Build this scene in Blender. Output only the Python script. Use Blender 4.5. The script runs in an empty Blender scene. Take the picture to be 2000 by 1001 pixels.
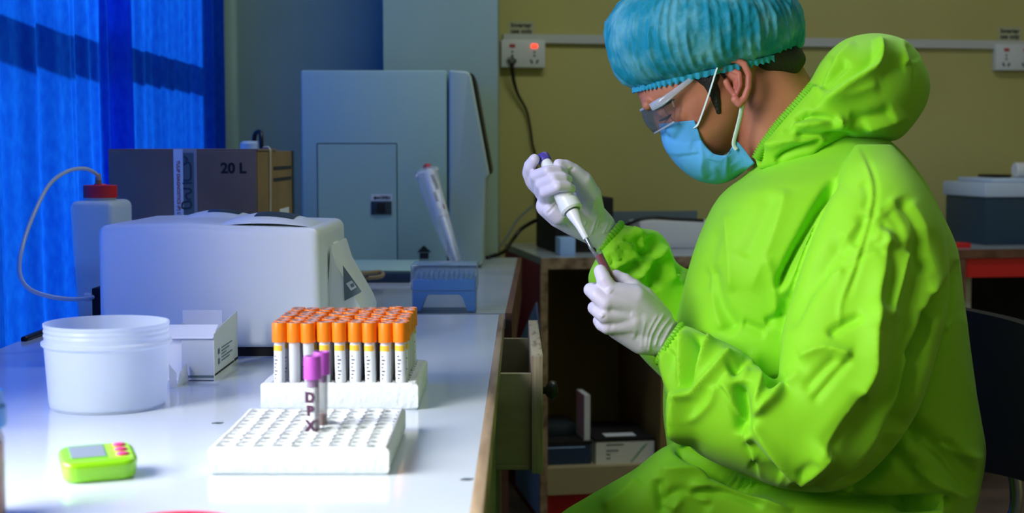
import bpy, bmesh, math, random
import numpy as np
from mathutils import Vector, Matrix, noise
random.seed(7); rng = np.random.default_rng(7)
SC = bpy.context.scene
COL = SC.collection
PI = math.pi
# ---------------------------------------------------------------- camera model
F = 2778.0; HORIZON = 295.0; CZ = 1.044; TZ = 0.75
PITCH = math.atan((500.5 - HORIZON) / F); CP, SP = math.cos(PITCH), math.sin(PITCH)
def ray(px, py):
    dx = (px - 1000.0) / F; dz = -(py - 500.5) / F
    return dx, CP + SP * dz, -SP + CP * dz
def U(px, py, Y):
    dx, dy, dz = ray(px, py); k = Y / dy
    return Vector((dx * k, Y, CZ + dz * k))
def PZ(px, py, z):
    dx, dy, dz = ray(px, py); k = (z - CZ) / dz
    return Vector((dx * k, dy * k, z))
def proj(V):
    x = V[:, 0]; y = V[:, 1]; z = V[:, 2] - CZ
    fwd = CP * y - SP * z; up = SP * y + CP * z
    return 1000 + F * x / fwd, 500.5 - F * up / fwd
# ---------------------------------------------------------------- materials
def lin(h):
    h = h.lstrip('#'); c = [int(h[i:i + 2], 16) / 255 for i in (0, 2, 4)]
    return tuple(((v / 12.92) if v <= .04045 else ((v + .055) / 1.055) ** 2.4) for v in c) + (1,)
def mat(name, col, rough=.5, metal=0., spec=.5, col2=None, nscale=8., bump=0., bscale=60., sheen=0., coat=0.,
        trans=0., clear=0., emit=0., stretch=None, sss=0., contrast=(.4, .65), dark=1.):
    """procedural principled material; trans = translucency share, clear = straight-through transparency share"""
    m = bpy.data.materials.new(name); m.use_nodes = True
    nt = m.node_tree; N = nt.nodes; L = nt.links; N.clear()
    out = N.new('ShaderNodeOutputMaterial'); p = N.new('ShaderNodeBsdfPrincipled')
    c = lin(col) if isinstance(col, str) else col
    p.inputs['Base Color'].default_value = c
    if dark != 1: p.inputs['Base Color'].default_value = tuple(v * dark for v in c[:3]) + (1,)
    p.inputs['Roughness'].default_value = rough; p.inputs['Metallic'].default_value = metal
    p.inputs['Specular IOR Level'].default_value = spec
    if sheen: p.inputs['Sheen Weight'].default_value = sheen
    if coat: p.inputs['Coat Weight'].default_value = coat; p.inputs['Coat Roughness'].default_value = .08
    if sss:
        p.inputs['Subsurface Weight'].default_value = sss; p.inputs['Subsurface Radius'].default_value = (.01, .004, .002)
        p.inputs['Subsurface Scale'].default_value = .6
    if emit:
        p.inputs['Emission Color'].default_value = c; p.inputs['Emission Strength'].default_value = emit
    tc = N.new('ShaderNodeTexCoord'); mp = N.new('ShaderNodeMapping'); L.new(tc.outputs['Object'], mp.inputs[0])
    if stretch: mp.inputs['Scale'].default_value = stretch
    colsock = None
    if col2:
        n = N.new('ShaderNodeTexNoise'); n.inputs['Scale'].default_value = nscale; n.inputs['Detail'].default_value = 5
        L.new(mp.outputs[0], n.inputs['Vector'])
        r = N.new('ShaderNodeValToRGB'); r.color_ramp.elements[0].position, r.color_ramp.elements[1].position = contrast
        r.color_ramp.elements[0].color = c; r.color_ramp.elements[1].color = lin(col2) if isinstance(col2, str) else col2
        L.new(n.outputs['Fac'], r.inputs[0]); L.new(r.outputs[0], p.inputs['Base Color']); colsock = r.outputs[0]
    if bump:
        n2 = N.new('ShaderNodeTexNoise'); n2.inputs['Scale'].default_value = bscale; n2.inputs['Detail'].default_value = 4
        L.new(mp.outputs[0], n2.inputs['Vector'])
        b = N.new('ShaderNodeBump'); b.inputs['Strength'].default_value = bump; b.inputs['Distance'].default_value = .004
        L.new(n2.outputs['Fac'], b.inputs['Height']); L.new(b.outputs[0], p.inputs['Normal'])
    s = p.outputs[0]
    if trans:
        t = N.new('ShaderNodeBsdfTranslucent'); t.inputs['Color'].default_value = c
        if colsock: L.new(colsock, t.inputs['Color'])
        mx = N.new('ShaderNodeMixShader'); mx.inputs[0].default_value = trans; L.new(s, mx.inputs[1]); L.new(t.outputs[0], mx.inputs[2]); s = mx.outputs[0]
    if clear:
        t = N.new('ShaderNodeBsdfTransparent')
        mx = N.new('ShaderNodeMixShader'); L.new(s, mx.inputs[1]); L.new(t.outputs[0], mx.inputs[2]); s = mx.outputs[0]
        lw = N.new('ShaderNodeLayerWeight'); lw.inputs['Blend'].default_value = .35
        mr = N.new('ShaderNodeMapRange'); mr.inputs['To Min'].default_value = clear; mr.inputs['To Max'].default_value = clear * .35
        L.new(lw.outputs['Facing'], mr.inputs[0]); L.new(mr.outputs[0], mx.inputs[0])
    L.new(s, out.inputs['Surface'])
    return m
# ---------------------------------------------------------------- objects
WM = {}
def tag(o, label=None, cat=None, group=None, kind=None):
    if label: o['label'] = label
    if cat: o['category'] = cat
    if group: o['group'] = group
    if kind: o['kind'] = kind
    return o
def thing(name, label, cat, loc=(0, 0, 0), rz=0., group=None):
    o = bpy.data.objects.new(name, None); COL.objects.link(o)
    o.location = loc; o.rotation_euler = (0, 0, rz); o.empty_display_size = .02
    WM[o] = Matrix.Translation(Vector(loc)) @ Matrix.Rotation(rz, 4, 'Z')
    return tag(o, label, cat, group)
def link_mesh(name, me, material, parent=None, local=False, label=None):
    o = bpy.data.objects.new(name, me); COL.objects.link(o)
    if material: me.materials.clear(); me.materials.append(material)
    if parent:
        o.parent = parent; WM[o] = WM[parent]
        if not local: me.transform(WM[parent].inverted())
    else: WM[o] = Matrix.Identity(4)
    if label: o['label'] = label
    return o
def smooth(me, on=True):
    me.polygons.foreach_set('use_smooth', [on] * len(me.polygons))
def obj(name, bm, material, parent=None, local=False, sm=False, label=None, bevel=0., seg=2, mod_angle=35):
    bmesh.ops.recalc_face_normals(bm, faces=bm.faces[:])
    if bevel:
        es = [e for e in bm.edges if len(e.link_faces) == 2 and e.calc_face_angle(0) > math.radians(30)]
        bmesh.ops.bevel(bm, geom=es, offset=bevel, segments=seg, profile=.5, affect='EDGES', clamp_overlap=True)
    me = bpy.data.meshes.new(name); bm.to_mesh(me); bm.free()
    if sm or bevel:
        smooth(me)
        if not sm or sm == 'auto': me.set_sharp_from_angle(angle=math.radians(mod_angle))
    return link_mesh(name, me, material, parent, local, label)
def struct(name, bm, m, **k):
    o = obj(name, bm, m, **k); o['kind'] = 'structure'; return o
def solo(name, bm, m, label, cat, group=None, loc=None, **k):
    """a thing that is one mesh, origin at its base"""
    o = obj(name, bm, m, **k)
    me = o.data; vs = np.empty(len(me.vertices) * 3); me.vertices.foreach_get('co', vs); vs = vs.reshape(-1, 3)
    c = Vector(((vs[:, 0].min() + vs[:, 0].max()) / 2, (vs[:, 1].min() + vs[:, 1].max()) / 2, vs[:, 2].min()))
    me.transform(Matrix.Translation(-c)); o.location = c; WM[o] = Matrix.Translation(c)
    return tag(o, label, cat, group)
def BM(): return bmesh.new()
def add_box(bm, x0, x1, y0, y1, z0, z1, M=None):
    vs = [bm.verts.new(Vector(p) if M is None else M @ Vector(p)) for p in
          ((x0, y0, z0), (x1, y0, z0), (x1, y1, z0), (x0, y1, z0), (x0, y0, z1), (x1, y0, z1), (x1, y1, z1), (x0, y1, z1))]
    for f in ((3, 2, 1, 0), (4, 5, 6, 7), (0, 1, 5, 4), (1, 2, 6, 5), (2, 3, 7, 6), (3, 0, 4, 7)): bm.faces.new([vs[i] for i in f])
    return bm
def box(*a, M=None): return add_box(BM(), *a, M=M)
def add_prism(bm, pts, d):
    """closed polygon pts (3D) swept by vector d"""
    d = Vector(d); a = [bm.verts.new(Vector(p)) for p in pts]; b = [bm.verts.new(Vector(p) + d) for p in pts]
    bm.faces.new(a); bm.faces.new(b[::-1]); n = len(a)
    for i in range(n): bm.faces.new((a[i], b[i], b[(i + 1) % n], a[(i + 1) % n]))
    return bm
def prism(pts, d): return add_prism(BM(), pts, d)
def add_lathe(bm, prof, M=Matrix.Identity(4), n=32, closed=False, sx=1., sy=1.):
    """prof = [(r,z)...] turned about local z"""
    rows = []
    for r, z in prof:
        if r < 1e-6: rows.append([bm.verts.new(M @ Vector((0, 0, z)))])
        else: rows.append([bm.verts.new(M @ Vector((r * sx * math.cos(2 * PI * i / n), r * sy * math.sin(2 * PI * i / n), z))) for i in range(n)])
    rr = list(zip(rows, rows[1:])) + ([(rows[-1], rows[0])] if closed else [])
    for a, b in rr:
        for i in range(n):
            j = (i + 1) % n
            if len(a) == 1 and len(b) == 1: continue
            if len(a) == 1: bm.faces.new((a[0], b[i], b[j]))
            elif len(b) == 1: bm.faces.new((a[i], a[j], b[0]))
            else: bm.faces.new((a[i], a[j], b[j], b[i]))
    return bm
def lathe(prof, M=Matrix.Identity(4), **k): return add_lathe(BM(), prof, M, **k)
def crom(P, n):
    """catmull-rom through rows of P (k,dim) -> n samples"""
    P = np.asarray(P, float); k = len(P)
    t = np.linspace(0, k - 1, n); i = np.clip(t.astype(int), 0, k - 2); u = (t - i)[:, None]
    p0 = P[np.maximum(i - 1, 0)]; p1 = P[i]; p2 = P[i + 1]; p3 = P[np.minimum(i + 2, k - 1)]
    return .5 * (2 * p1 + (p2 - p0) * u + (2 * p0 - 5 * p1 + 4 * p2 - p3) * u ** 2 + (3 * p1 - p0 - 3 * p2 + p3) * u ** 3)
def add_tube(bm, pts, r, n=10, sub=0, flat=1., cap=True, wide=None):
    pts = [Vector(p) for p in pts]
    if sub: pts = [Vector(p) for p in crom([tuple(p) for p in pts], sub)]
    k = len(pts); rs = r if hasattr(r, '__len__') else [r] * k
    if len(rs) != k: rs = np.interp(np.linspace(0, 1, k), np.linspace(0, 1, len(rs)), rs)
    up = None; rows = []
    for i, p in enumerate(pts):
        t = (pts[min(i + 1, k - 1)] - pts[max(i - 1, 0)]).normalized()
        if up is None:
            up = Vector(wide) if wide else (Vector((0, 0, 1)) if abs(t.z) < .9 else Vector((0, 1, 0)))
        up = (up - t * up.dot(t)).normalized(); sd = t.cross(up)
        rows.append([bm.verts.new(p + (up * math.cos(2 * PI * j / n) + sd * math.sin(2 * PI * j / n) * flat) * rs[i]) for j in range(n)])
    for a, b in zip(rows, rows[1:]):
        for j in range(n): bm.faces.new((a[j], a[(j + 1) % n], b[(j + 1) % n], b[j]))
    if cap: bm.faces.new(rows[0][::-1]); bm.faces.new(rows[-1])
    return bm
def tube(*a, **k): return add_tube(BM(), *a, **k)
def text_mesh(s, size, M, ext=.0004, shear=0., bold=0.):
    cu = bpy.data.curves.new('txt', 'FONT'); cu.body = s; cu.size = size; cu.extrude = ext; cu.align_x = 'CENTER'; cu.align_y = 'CENTER'
    cu.offset = bold; cu.shear = shear; cu.resolution_u = 3
    o = bpy.data.objects.new('txt', cu); COL.objects.link(o)
    dg = bpy.context.evaluated_depsgraph_get(); me = bpy.data.meshes.new_from_object(o.evaluated_get(dg))
    bpy.data.objects.remove(o); bpy.data.curves.remove(cu); me.transform(M); return me
def frame(o, x, y):
    """matrix with origin o, local x and y axes along given world vectors"""
    x = Vector(x).normalized(); z = x.cross(Vector(y)).normalized(); y = z.cross(x)
    return Matrix(((x.x, y.x, z.x, o[0]), (x.y, y.y, z.y, o[1]), (x.z, y.z, z.z, o[2]), (0, 0, 0, 1)))
def lettering(name, s, size, M, m, parent, **k):
    me = text_mesh(s, size, M, **k); me.name = name
    return link_mesh(name, me, m, parent)
def copy_tree(o, parent=None):
    c = o.copy(); COL.objects.link(c); c.parent = parent if parent else o.parent
    if not parent: c.parent = None
    for ch in list(o.children): copy_tree(ch, c)
    return c
# numpy lofts / remesh / sculpt ---------------------------------------------------
def loft(rings, nu=80, nv=96):
    """rings: (xl,yl,xr,yr,Y,half_depth,exponent) ; pixel-measured section ends at their real depth"""
    R = crom(rings, nu); th = np.linspace(0, 2 * PI, nv, endpoint=False); V = []
    for xl, yl, xr, yr, Y, hd, e in R:
        e = max(e, 1.2); hd = max(hd, .003)
        c = np.sign(np.cos(th)) * np.abs(np.cos(th)) ** (2 / e); s = np.sign(np.sin(th)) * np.abs(np.sin(th)) ** (2 / e)
        for a, b in zip(c, s):
            V.append(U((xl + xr) / 2 + (xr - xl) / 2 * a, (yl + yr) / 2 + (yr - yl) / 2 * a, Y + hd * b))
    V = np.array(V); Fs = []
    for i in range(nu - 1):
        for j in range(nv):
            k = (j + 1) % nv; Fs.append((i * nv + j, i * nv + k, (i + 1) * nv + k, (i + 1) * nv + j))
    Fs.append(tuple(range(nv))[::-1]); Fs.append(tuple((nu - 1) * nv + j for j in range(nv)))
    return V, Fs
def capsule(p0, r0, p1, r1, n=20, m=7):
    p0 = np.array(p0, float); p1 = np.array(p1, float); d = p1 - p0; l = np.linalg.norm(d); d = d / max(l, 1e-9)
    a = np.cross(d, (0, 0, 1) if abs(d[2]) < .9 else (1, 0, 0)); a /= np.linalg.norm(a); b = np.cross(d, a)
    th = np.linspace(0, 2 * PI, n, endpoint=False); V = []; rows = []
    prof = [(p0, r0, -PI / 2 + (i + .15) * PI / 2 / m) for i in range(m)] + [(p1, r1, i * PI / 2 / m) for i in range(m)] + [(p1, r1, PI / 2 * .98)]
    for c, r, f in prof:
        for t in th: V.append(c + d * r * math.sin(f) + (a * math.cos(t) + b * math.sin(t)) * r * math.cos(f))
    k = len(prof); Fs = [(i * n + j, i * n + (j + 1) % n, (i + 1) * n + (j + 1) % n, (i + 1) * n + j) for i in range(k - 1) for j in range(n)]
    Fs.append(tuple(range(n))[::-1]); Fs.append(tuple((k - 1) * n + j for j in range(n)))
    return np.array(V), Fs
def chain(pts):
    """pts: [(vector, radius)...] -> capsules along them"""
    return [capsule(a, ra, b, rb) for (a, ra), (b, rb) in zip(pts, pts[1:])]
def join(parts):
    V = []; Fs = []; o = 0
    for v, f in parts:
        V.append(v); Fs += [tuple(i + o for i in q) for q in f]; o += len(v)
    return np.vstack(V), Fs
def to_mesh(V, Fs, name='m'):
    me = bpy.data.meshes.new(name); me.from_pydata([tuple(v) for v in V], [], Fs); me.update(); return me
def get_v(me):
    a = np.empty(len(me.vertices) * 3); me.vertices.foreach_get('co', a); return a.reshape(-1, 3)
def set_v(me, V): me.vertices.foreach_set('co', V.ravel()); me.update()
def get_n(me):
    a = np.empty(len(me.vertices) * 3, dtype=np.float32); me.vertex_normals.foreach_get('vector', a); return a.reshape(-1, 3).astype(float)
def remesh(V, Fs, vox, it=4, fac=.5):
    me = to_mesh(V, Fs); bm = BM(); bm.from_mesh(me); bmesh.ops.recalc_face_normals(bm, faces=bm.faces[:]); bm.to_mesh(me); bm.free()
    o = bpy.data.objects.new('tmp', me); COL.objects.link(o)
    md = o.modifiers.new('r', 'REMESH'); md.mode = 'VOXEL'; md.voxel_size = vox
    if it: s = o.modifiers.new('s', 'SMOOTH'); s.factor = fac; s.iterations = it
    dg = bpy.context.evaluated_depsgraph_get(); r = bpy.data.meshes.new_from_object(o.evaluated_get(dg))
    bpy.data.objects.remove(o); bpy.data.meshes.remove(me); smooth(r); return r
def relax(me, it, fac=.5):
    V = get_v(me); ne = len(me.edges); E = np.empty(ne * 2, dtype=np.int32); me.edges.foreach_get('vertices', E); E = E.reshape(-1, 2)
    deg = np.bincount(E.ravel(), minlength=len(V)).astype(float)[:, None]
    for _ in range(it):
        A = np.zeros_like(V)
        for c in range(3):
            A[:, c] = np.bincount(E[:, 0], V[E[:, 1], c], len(V)) + np.bincount(E[:, 1], V[E[:, 0], c], len(V))
        V = V + fac * (A / np.maximum(deg, 1) - V)
    set_v(me, V)
def sculpt(me, strokes, mask=None, facing=True, gain=1.):
    """press folds into cloth along polylines; kinds: r ridge, g soft gauss, v valley, s one-sided step. amp in mm, width in px"""
    V = get_v(me); N = get_n(me); px, py = proj(V)
    view = V - np.array((0, 0, CZ)); view /= np.linalg.norm(view, axis=1)[:, None]
    fc = np.clip(-(N * view).sum(1) * 1.8, 0, 1) if facing else np.ones(len(V))
    D = np.zeros(len(V))
    for kind, amp, w, pts in strokes:
        P = crom(pts, max(12, 5 * len(pts))); R = w * 3.2
        sel = np.where((px > P[:, 0].min() - R) & (px < P[:, 0].max() + R) & (py > P[:, 1].min() - R) & (py < P[:, 1].max() + R) & (fc > 0))[0]
        if not len(sel): continue
        q = np.stack((px[sel], py[sel]), 1); best = np.full(len(sel), 1e9); tt = np.zeros(len(sel)); sg = np.zeros(len(sel)); n = len(P) - 1
        for i in range(n):
            a, b = P[i], P[i + 1]; ab = b - a; L2 = max(ab @ ab, 1e-9)
            u = np.clip(((q - a) @ ab) / L2, 0, 1); c = a + u[:, None] * ab; dv = q - c; d = np.hypot(dv[:, 0], dv[:, 1])
            m = d < best; best[m] = d[m]; tt[m] = ((i + u) / n)[m]; sg[m] = np.sign(ab[0] * dv[:, 1] - ab[1] * dv[:, 0])[m]
        tap = np.clip(np.minimum(tt / .18, (1 - tt) / .18), 0, 1); tap = tap * tap * (3 - 2 * tap)
        x = best / w
        if kind == 'r': f = np.exp(-x * 1.1) * .8 + .2 * np.exp(-x * x)
        elif kind == 's': f = np.where(sg > 0, np.exp(-x * .9), -.25 * np.exp(-(x * 2) ** 2)) * np.clip(x * 3 + .25, 0, 1)
        else: f = np.exp(-x * x)
        D[sel] += gain * amp * .001 * f * tap * fc[sel]
    if mask is not None: D *= mask
    set_v(me, V + N * D[:, None])
# ================================================================= materials
M = {}
def mk(k, *a, **kw): M[k] = mat(k, *a, **kw); return M[k]
mk('wall_grey', '#8cab9a', .85, col2='#84a392', nscale=3, bump=.05, bscale=120)
mk('wall_pillar', '#a2bba6', .85, col2='#9bb4a0', nscale=3, bump=.05, bscale=120)
mk('wall_yellow', '#b5b06c', .85, col2='#ada965', nscale=2.5, bump=.05, bscale=120)
mk('wall_white', '#c9ccc8', .9); mk('floor', '#6b5a4c', .6, col2='#584a40', nscale=6)
mk('curtain', '#0850d4', .9, spec=.1, col2='#0c62e2', nscale=90, trans=.62, bump=.2, bscale=260, stretch=(1, 1, .5), contrast=(.35, .7))
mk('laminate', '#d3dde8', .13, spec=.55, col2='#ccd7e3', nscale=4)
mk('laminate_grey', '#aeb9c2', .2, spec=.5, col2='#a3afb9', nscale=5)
mk('wood_edge', '#a89272', .6, col2='#6b543c', nscale=30, stretch=(1, .12, 1), bump=.2)
mk('wood_brown', '#6e4a35', .6, col2='#4f3324', nscale=20, stretch=(1, .15, 1))
mk('wood_pale', '#a8a27c', .65, col2='#8e8862', nscale=14, stretch=(.3, 1, 1), bump=.15)
mk('ply', '#b0a484', .7, col2='#6e5c44', nscale=26, stretch=(4, .6, .15), contrast=(.5, .72))
mk('desk_side', '#6b6a50', .7, col2='#5a5a42', nscale=12, stretch=(1, .3, 1))
mk('maroon', '#a81c40', .5); mk('red_paint', '#c0141b', .45); mk('pale_blue', '#a6ccff', .5)
mk('shelf_back', '#8f7c40', .8, col2='#83713a', nscale=5)
mk('shelf_board', '#a79c74', .6)
mk('white_plastic', '#f0f6f4', .32, spec=.45); mk('cool_plastic', '#a6c9be', .4, col2='#a0c3b9', nscale=2)
mk('white_matt', '#d8dde0', .6); mk('groove', '#3a4a50', .7); mk('dark_panel', '#2c3a42', .35); mk('black', '#0b0c0e', .4)
mk('black_soft', '#0a0a0b', .8); mk('dark_blue', '#1a3354', .5); mk('screen_grey', '#60727c', .4); mk('dark_body', '#1d3a4e', .45)
mk('foam', '#dbe2e2', .75, bump=.35, bscale=160, sss=.0)
mk('orange_cap', '#f5800f', .35, spec=.4); mk('cap_core', '#8a8c98', .5); mk('cap_hole', '#3c3a48', .6)
mk('purple_cap', '#bb52c4', .4, sss=0); mk('paper', '#e6ecf2', .7); mk('yellow_band', '#f2bf33', .6); mk('ink', '#32384a', .7)
mk('violet_ink', '#3f0c3a', .6); mk('black_ink', '#101418', .7); mk('red_ink', '#b03a48', .7)
mk('tube_plastic', '#e8eef5', .08, clear=.76, dark=.4); mk('held_tube', '#e8eef5', .06, clear=.9, dark=.3); mk('rack_tube', '#e2e5ec', .12, clear=.34); mk('blood', '#8a1224', .15); mk('blood_dark', '#2b060c', .2); mk('plasma', '#c98f8a', .3)
mk('tub_plastic', '#eaf3fb', .28, trans=.45, clear=.4)
mk('bottle_plastic', '#e8f6f0', .35, trans=.3, clear=.14); mk('bottle_liquid', '#a9a6b8', .3)
mk('hose', '#cfdde2', .25, clear=.35); mk('red_cap', '#d8142c', .5, bump=.2, bscale=300); mk('tan_cable', '#8c7a5c', .6)
mk('cardboard', '#8d7663', .8, col2='#7f6a59', nscale=6); mk('cardboard_side', '#8c7444', .8, col2='#7c673d', nscale=6)
mk('tape', '#b9b4ae', .2, clear=.25); mk('strap', '#c9bfa6', .6); mk('carton', '#e9eef2', .55); mk('carton_side', '#dfe2d8', .55)
mk('timer_green', '#86d312', .25, coat=.5); mk('timer_face', '#a5de3a', .35); mk('lcd', '#8c9aa2', .12); mk('pink', '#e5408f', .4)
mk('tip_blue', '#2aa0ff', .3, trans=.25); mk('tip_clear', '#b4d6f0', .15, clear=.74, dark=.8)
mk('bag', '#dce8ec', .2, clear=.74, dark=.9, bump=.5, bscale=40); mk('pip_white', '#e9edef', .3); mk('pip_red', '#c03a3a', .4)
mk('grey_metal', '#8f9aa2', .25, metal=.8); mk('socket_white', '#c9cfce', .45); mk('led', '#ff2a18', .4, emit=5.)
mk('note', '#a9ad8c', .8); mk('trunking', '#b9bdb8', .5); mk('blue_cap', '#1c7fe0', .4); mk('red_lid', '#d8123f', .35)
mk('drape_frame', '#c8ccd0', .5); mk('lid_white', '#b9cce0', .5)
# ================================================================= setting
XL = -.895
def bm_wall(holes, y0, y1, z1, x0, x1):
    bm = BM(); ys = sorted({y0, y1} | {h[0] for h in holes} | {h[1] for h in holes})
    for a, b in zip(ys, ys[1:]):
        h = [q for q in holes if q[0] <= a and q[1] >= b]
        if h: add_box(bm, x0, x1, a, b, 0, h[0][2]); add_box(bm, x0, x1, a, b, h[0][3], z1)
        else: add_box(bm, x0, x1, a, b, 0, z1)
    return bm
WA = (2.08, 3.90, .62, 2.25); WB = (-.95, 1.90, .85, 2.35)
struct('wall_left', bm_wall([WA, WB], -2.2, 4.4, 2.9, XL - .12, XL), M['wall_white'])
struct('wall_back', box(XL - .12, -.30, 4.25, 4.4, 0, 2.9), M['wall_grey'])
struct('wall_pillar', box(-.357, -.040, 3.98, 4.95, 0, 2.9), M['wall_pillar'])
YW = 9.6 * PI / 180
WF = Matrix.Translation((-.05, 4.62, 0)) @ Matrix.Rotation(YW, 4, 'Z')
struct('wall_far', box(-.02, 3.6, 0, .12, 0, 2.9, M=WF), M['wall_yellow'])
struct('wall_right', box(3.3, 3.42, -2.2, 5.4, 0, 2.9), M['wall_yellow'])
struct('floor', box(XL - .12, 3.42, -2.2, 5.6, -.1, 0), M['floor'])
struct('ceiling', box(XL - .12, 3.42, -2.2, 5.6, 2.9, 3.0), M['wall_white'])
def window(name, W, bars_z, bars_y):
    bm = BM(); y0, y1, z0, z1 = W; x0, x1 = XL - .075, XL - .03
    for a in (y0, y1 - .05): add_box(bm, x0, x1, a, a + .05, z0, z1)
    for a in (z0, z1 - .05): add_box(bm, x0, x1, y0 + .05, y1 - .05, a, a + .05)
    for z in bars_z: add_box(bm, x0, x1, y0 + .05, y1 - .05, z - .026, z + .026)
    for y in bars_y: add_box(bm, x0 + .005, x1 - .005, y - .02, y + .02, z0 + .05, z1 - .05)
    struct(name, bm, M['drape_frame'])
window('window_1', WA, [1.285], [])
window('window_2', WB, [], [.5])
struct('trim_1', box(.02, 3.3, -.016, 0, 1.392, 1.42, M=WF), M['trunking'])
def wpt(px, py, off=0.):
    """point on the far wall seen at a pixel"""
    d = Vector(ray(px, py)); n = WF.to_3x3() @ Vector((0, -1, 0)); o = WF @ Vector((0, -off, 0)); c = Vector((0, 0, CZ))
    return c + d * ((o - c).dot(n) / d.dot(n))
wx = WF.to_3x3() @ Vector((1, 0, 0))
# curtains ---------------------------------------------------------------
def curtain(name, label, y0, y1, xc, fold, ph, lean=0., amp=1.):
    nu, nv = int((y1 - y0) * 260), 50; V = []; Fs = []
    for i in range(nu + 1):
        t = i / nu; y = y0 + (y1 - y0) * t
        for j in range(nv + 1):
            z = .56 + (2.42 - .56) * j / nv; s = y / fold * 2 * PI + ph + .35 * math.sin(y * 9 + z * .6)
            x = xc + amp * .017 * math.sin(s) + amp * .006 * math.sin(2.3 * s + 1 + .4 * z) + .003 * math.sin(5.1 * s + z)
            V.append((x, y + .012 * math.cos(s) * .6 - lean * (2.42 - z) * -t, z))
    k = nv + 1
    for i in range(nu):
        for j in range(nv): Fs.append((i * k + j, (i + 1) * k + j, (i + 1) * k + j + 1, i * k + j + 1))
    me = to_mesh(np.array(V), Fs, name); smooth(me)
    return tag(link_mesh(name, me, M['curtain']), label, 'curtain')
curtain('curtain', 'blue curtain panel nearest the camera, its folded edge overlapping the other panel', 1.3, 2.90, -.795, .19, .4, .03)
curtain('curtain', 'blue curtain panel hanging behind the brown cardboard box, at the far end of the window', 2.74, 4.13, -.828, .15, 1.1, 0., .6)
# ================================================================= tables
# front lab desk : top, edge strip, side panel, drawer
FY0, FY1 = .75, 2.555
def ex(y): return -.0345 + (y - 1.157) * .0080
desk = thing('lab_desk', 'white laminate lab desk with bare wooden edge and an open drawer', 'desk', (-.4, 1.6, 0))
obj('desktop', prism([(-.765, FY0, TZ - .03), (ex(FY0), FY0, TZ - .03), (ex(FY1), FY1, TZ - .03), (-.765, FY1, TZ - .03)], (0, 0, .03)), M['laminate'], desk)
obj('edge_strip', prism([(ex(FY0), FY0, TZ - .036), (ex(FY0) + .0118, FY0, TZ - .036), (ex(FY1) + .0095, FY1, TZ - .036), (ex(FY1), FY1, TZ - .036)], (0, 0, .0368)), M['wood_edge'], desk, bevel=.0012)
bm = BM()
for a, b, z0, z1 in ((FY0 + .02, 2.08, .08, .714), (2.08, 2.52, .08, .57), (2.52, FY1, .08, .714)):
    add_prism(bm, [(ex(a) - .012, a, z0), (ex(a) + .004, a, z0), (ex(b) + .004, b, z0), (ex(b) - .012, b, z0)], (0, 0, z1 - z0))
obj('side_panel', bm, M['desk_side'], desk)
for x in (-.74, -.10):
    for y in (FY0 + .04, FY1 - .08): obj('leg', box(x, x + .05, y, y + .045, 0, TZ - .03), M['wood_pale'], desk)
dx0, dx1, dy0, dy1, dz0, dz1 = -.32, .029, 2.093, 2.50, .578, .715
bm = BM(); t = .012
add_box(bm, dx0, dx1, dy0, dy0 + t, dz0, dz1); add_box(bm, dx0, dx1, dy1 - t, dy1, dz0, dz1)
add_box(bm, dx0, dx0 + t, dy0 + t, dy1 - t, dz0, dz1); add_box(bm, dx0, dx1, dy0, dy1, dz0 - .008, dz0)
dr = obj('drawer', bm, M['wood_pale'], desk, bevel=.0012)
obj('front_panel', box(dx1, dx1 + .017, 2.085, 2.535, dz0 - .012, .742), M['ply'], dr, bevel=.0015, label='splintered plywood drawer front seen edge-on')
kM = frame((dx1 + .017, 2.30, .655), (0, 1, 0), (0, 0, 1))
obj('knob', lathe([(0, 0), (.007, 0), (.006, .008), (.012, .012), (.0165, .018), (.015, .026), (0, .03)], kM, n=20), M['black'], dr, sm=True, label='black drawer knob')
solo('tissue', lathe([(0, 0), (.012, .001), (.017, .01), (.015, .02), (.007, .026), (0, .027)], Matrix.Translation((-.003, 2.2, .655)) @ Matrix.Rotation(.5, 4, 'Y'), n=9), M['white_matt'], 'crumpled white tissue lying inside the open drawer', 'tissue', sm=True)
solo('paper_packet', box(-.25, .018, 2.12, 2.47, .578, .654), M['wood_pale'], 'pale packet filling the open drawer under the tissue', 'packet', bevel=.002)
# rear desk
RY0, RY1 = 2.575, 3.93
def rx(y): return -.0125 + (y - RY0) * .0205
rd = thing('side_table', 'grey-topped table with brown edge behind the white desk', 'table', (-.4, 3.25, 0))
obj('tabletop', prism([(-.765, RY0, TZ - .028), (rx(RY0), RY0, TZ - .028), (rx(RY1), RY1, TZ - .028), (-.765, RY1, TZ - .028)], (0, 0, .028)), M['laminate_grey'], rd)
obj('edge_strip', prism([(rx(RY0), RY0, TZ - .11), (rx(RY0) + .012, RY0, TZ - .11), (rx(RY1) + .012, RY1, TZ - .11), (rx(RY1), RY1, TZ - .11)], (0, 0, .1102)), M['wood_brown'], rd)
for i, (x, y) in enumerate(((-.74, RY0 + .03), (-.075, RY0 + .03), (-.74, RY1 - .08), (-.055, RY1 - .08))):
    obj('leg', box(x, x + .045, y, y + .045, 0, TZ - .028), M['wood_brown'], rd)
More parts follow.
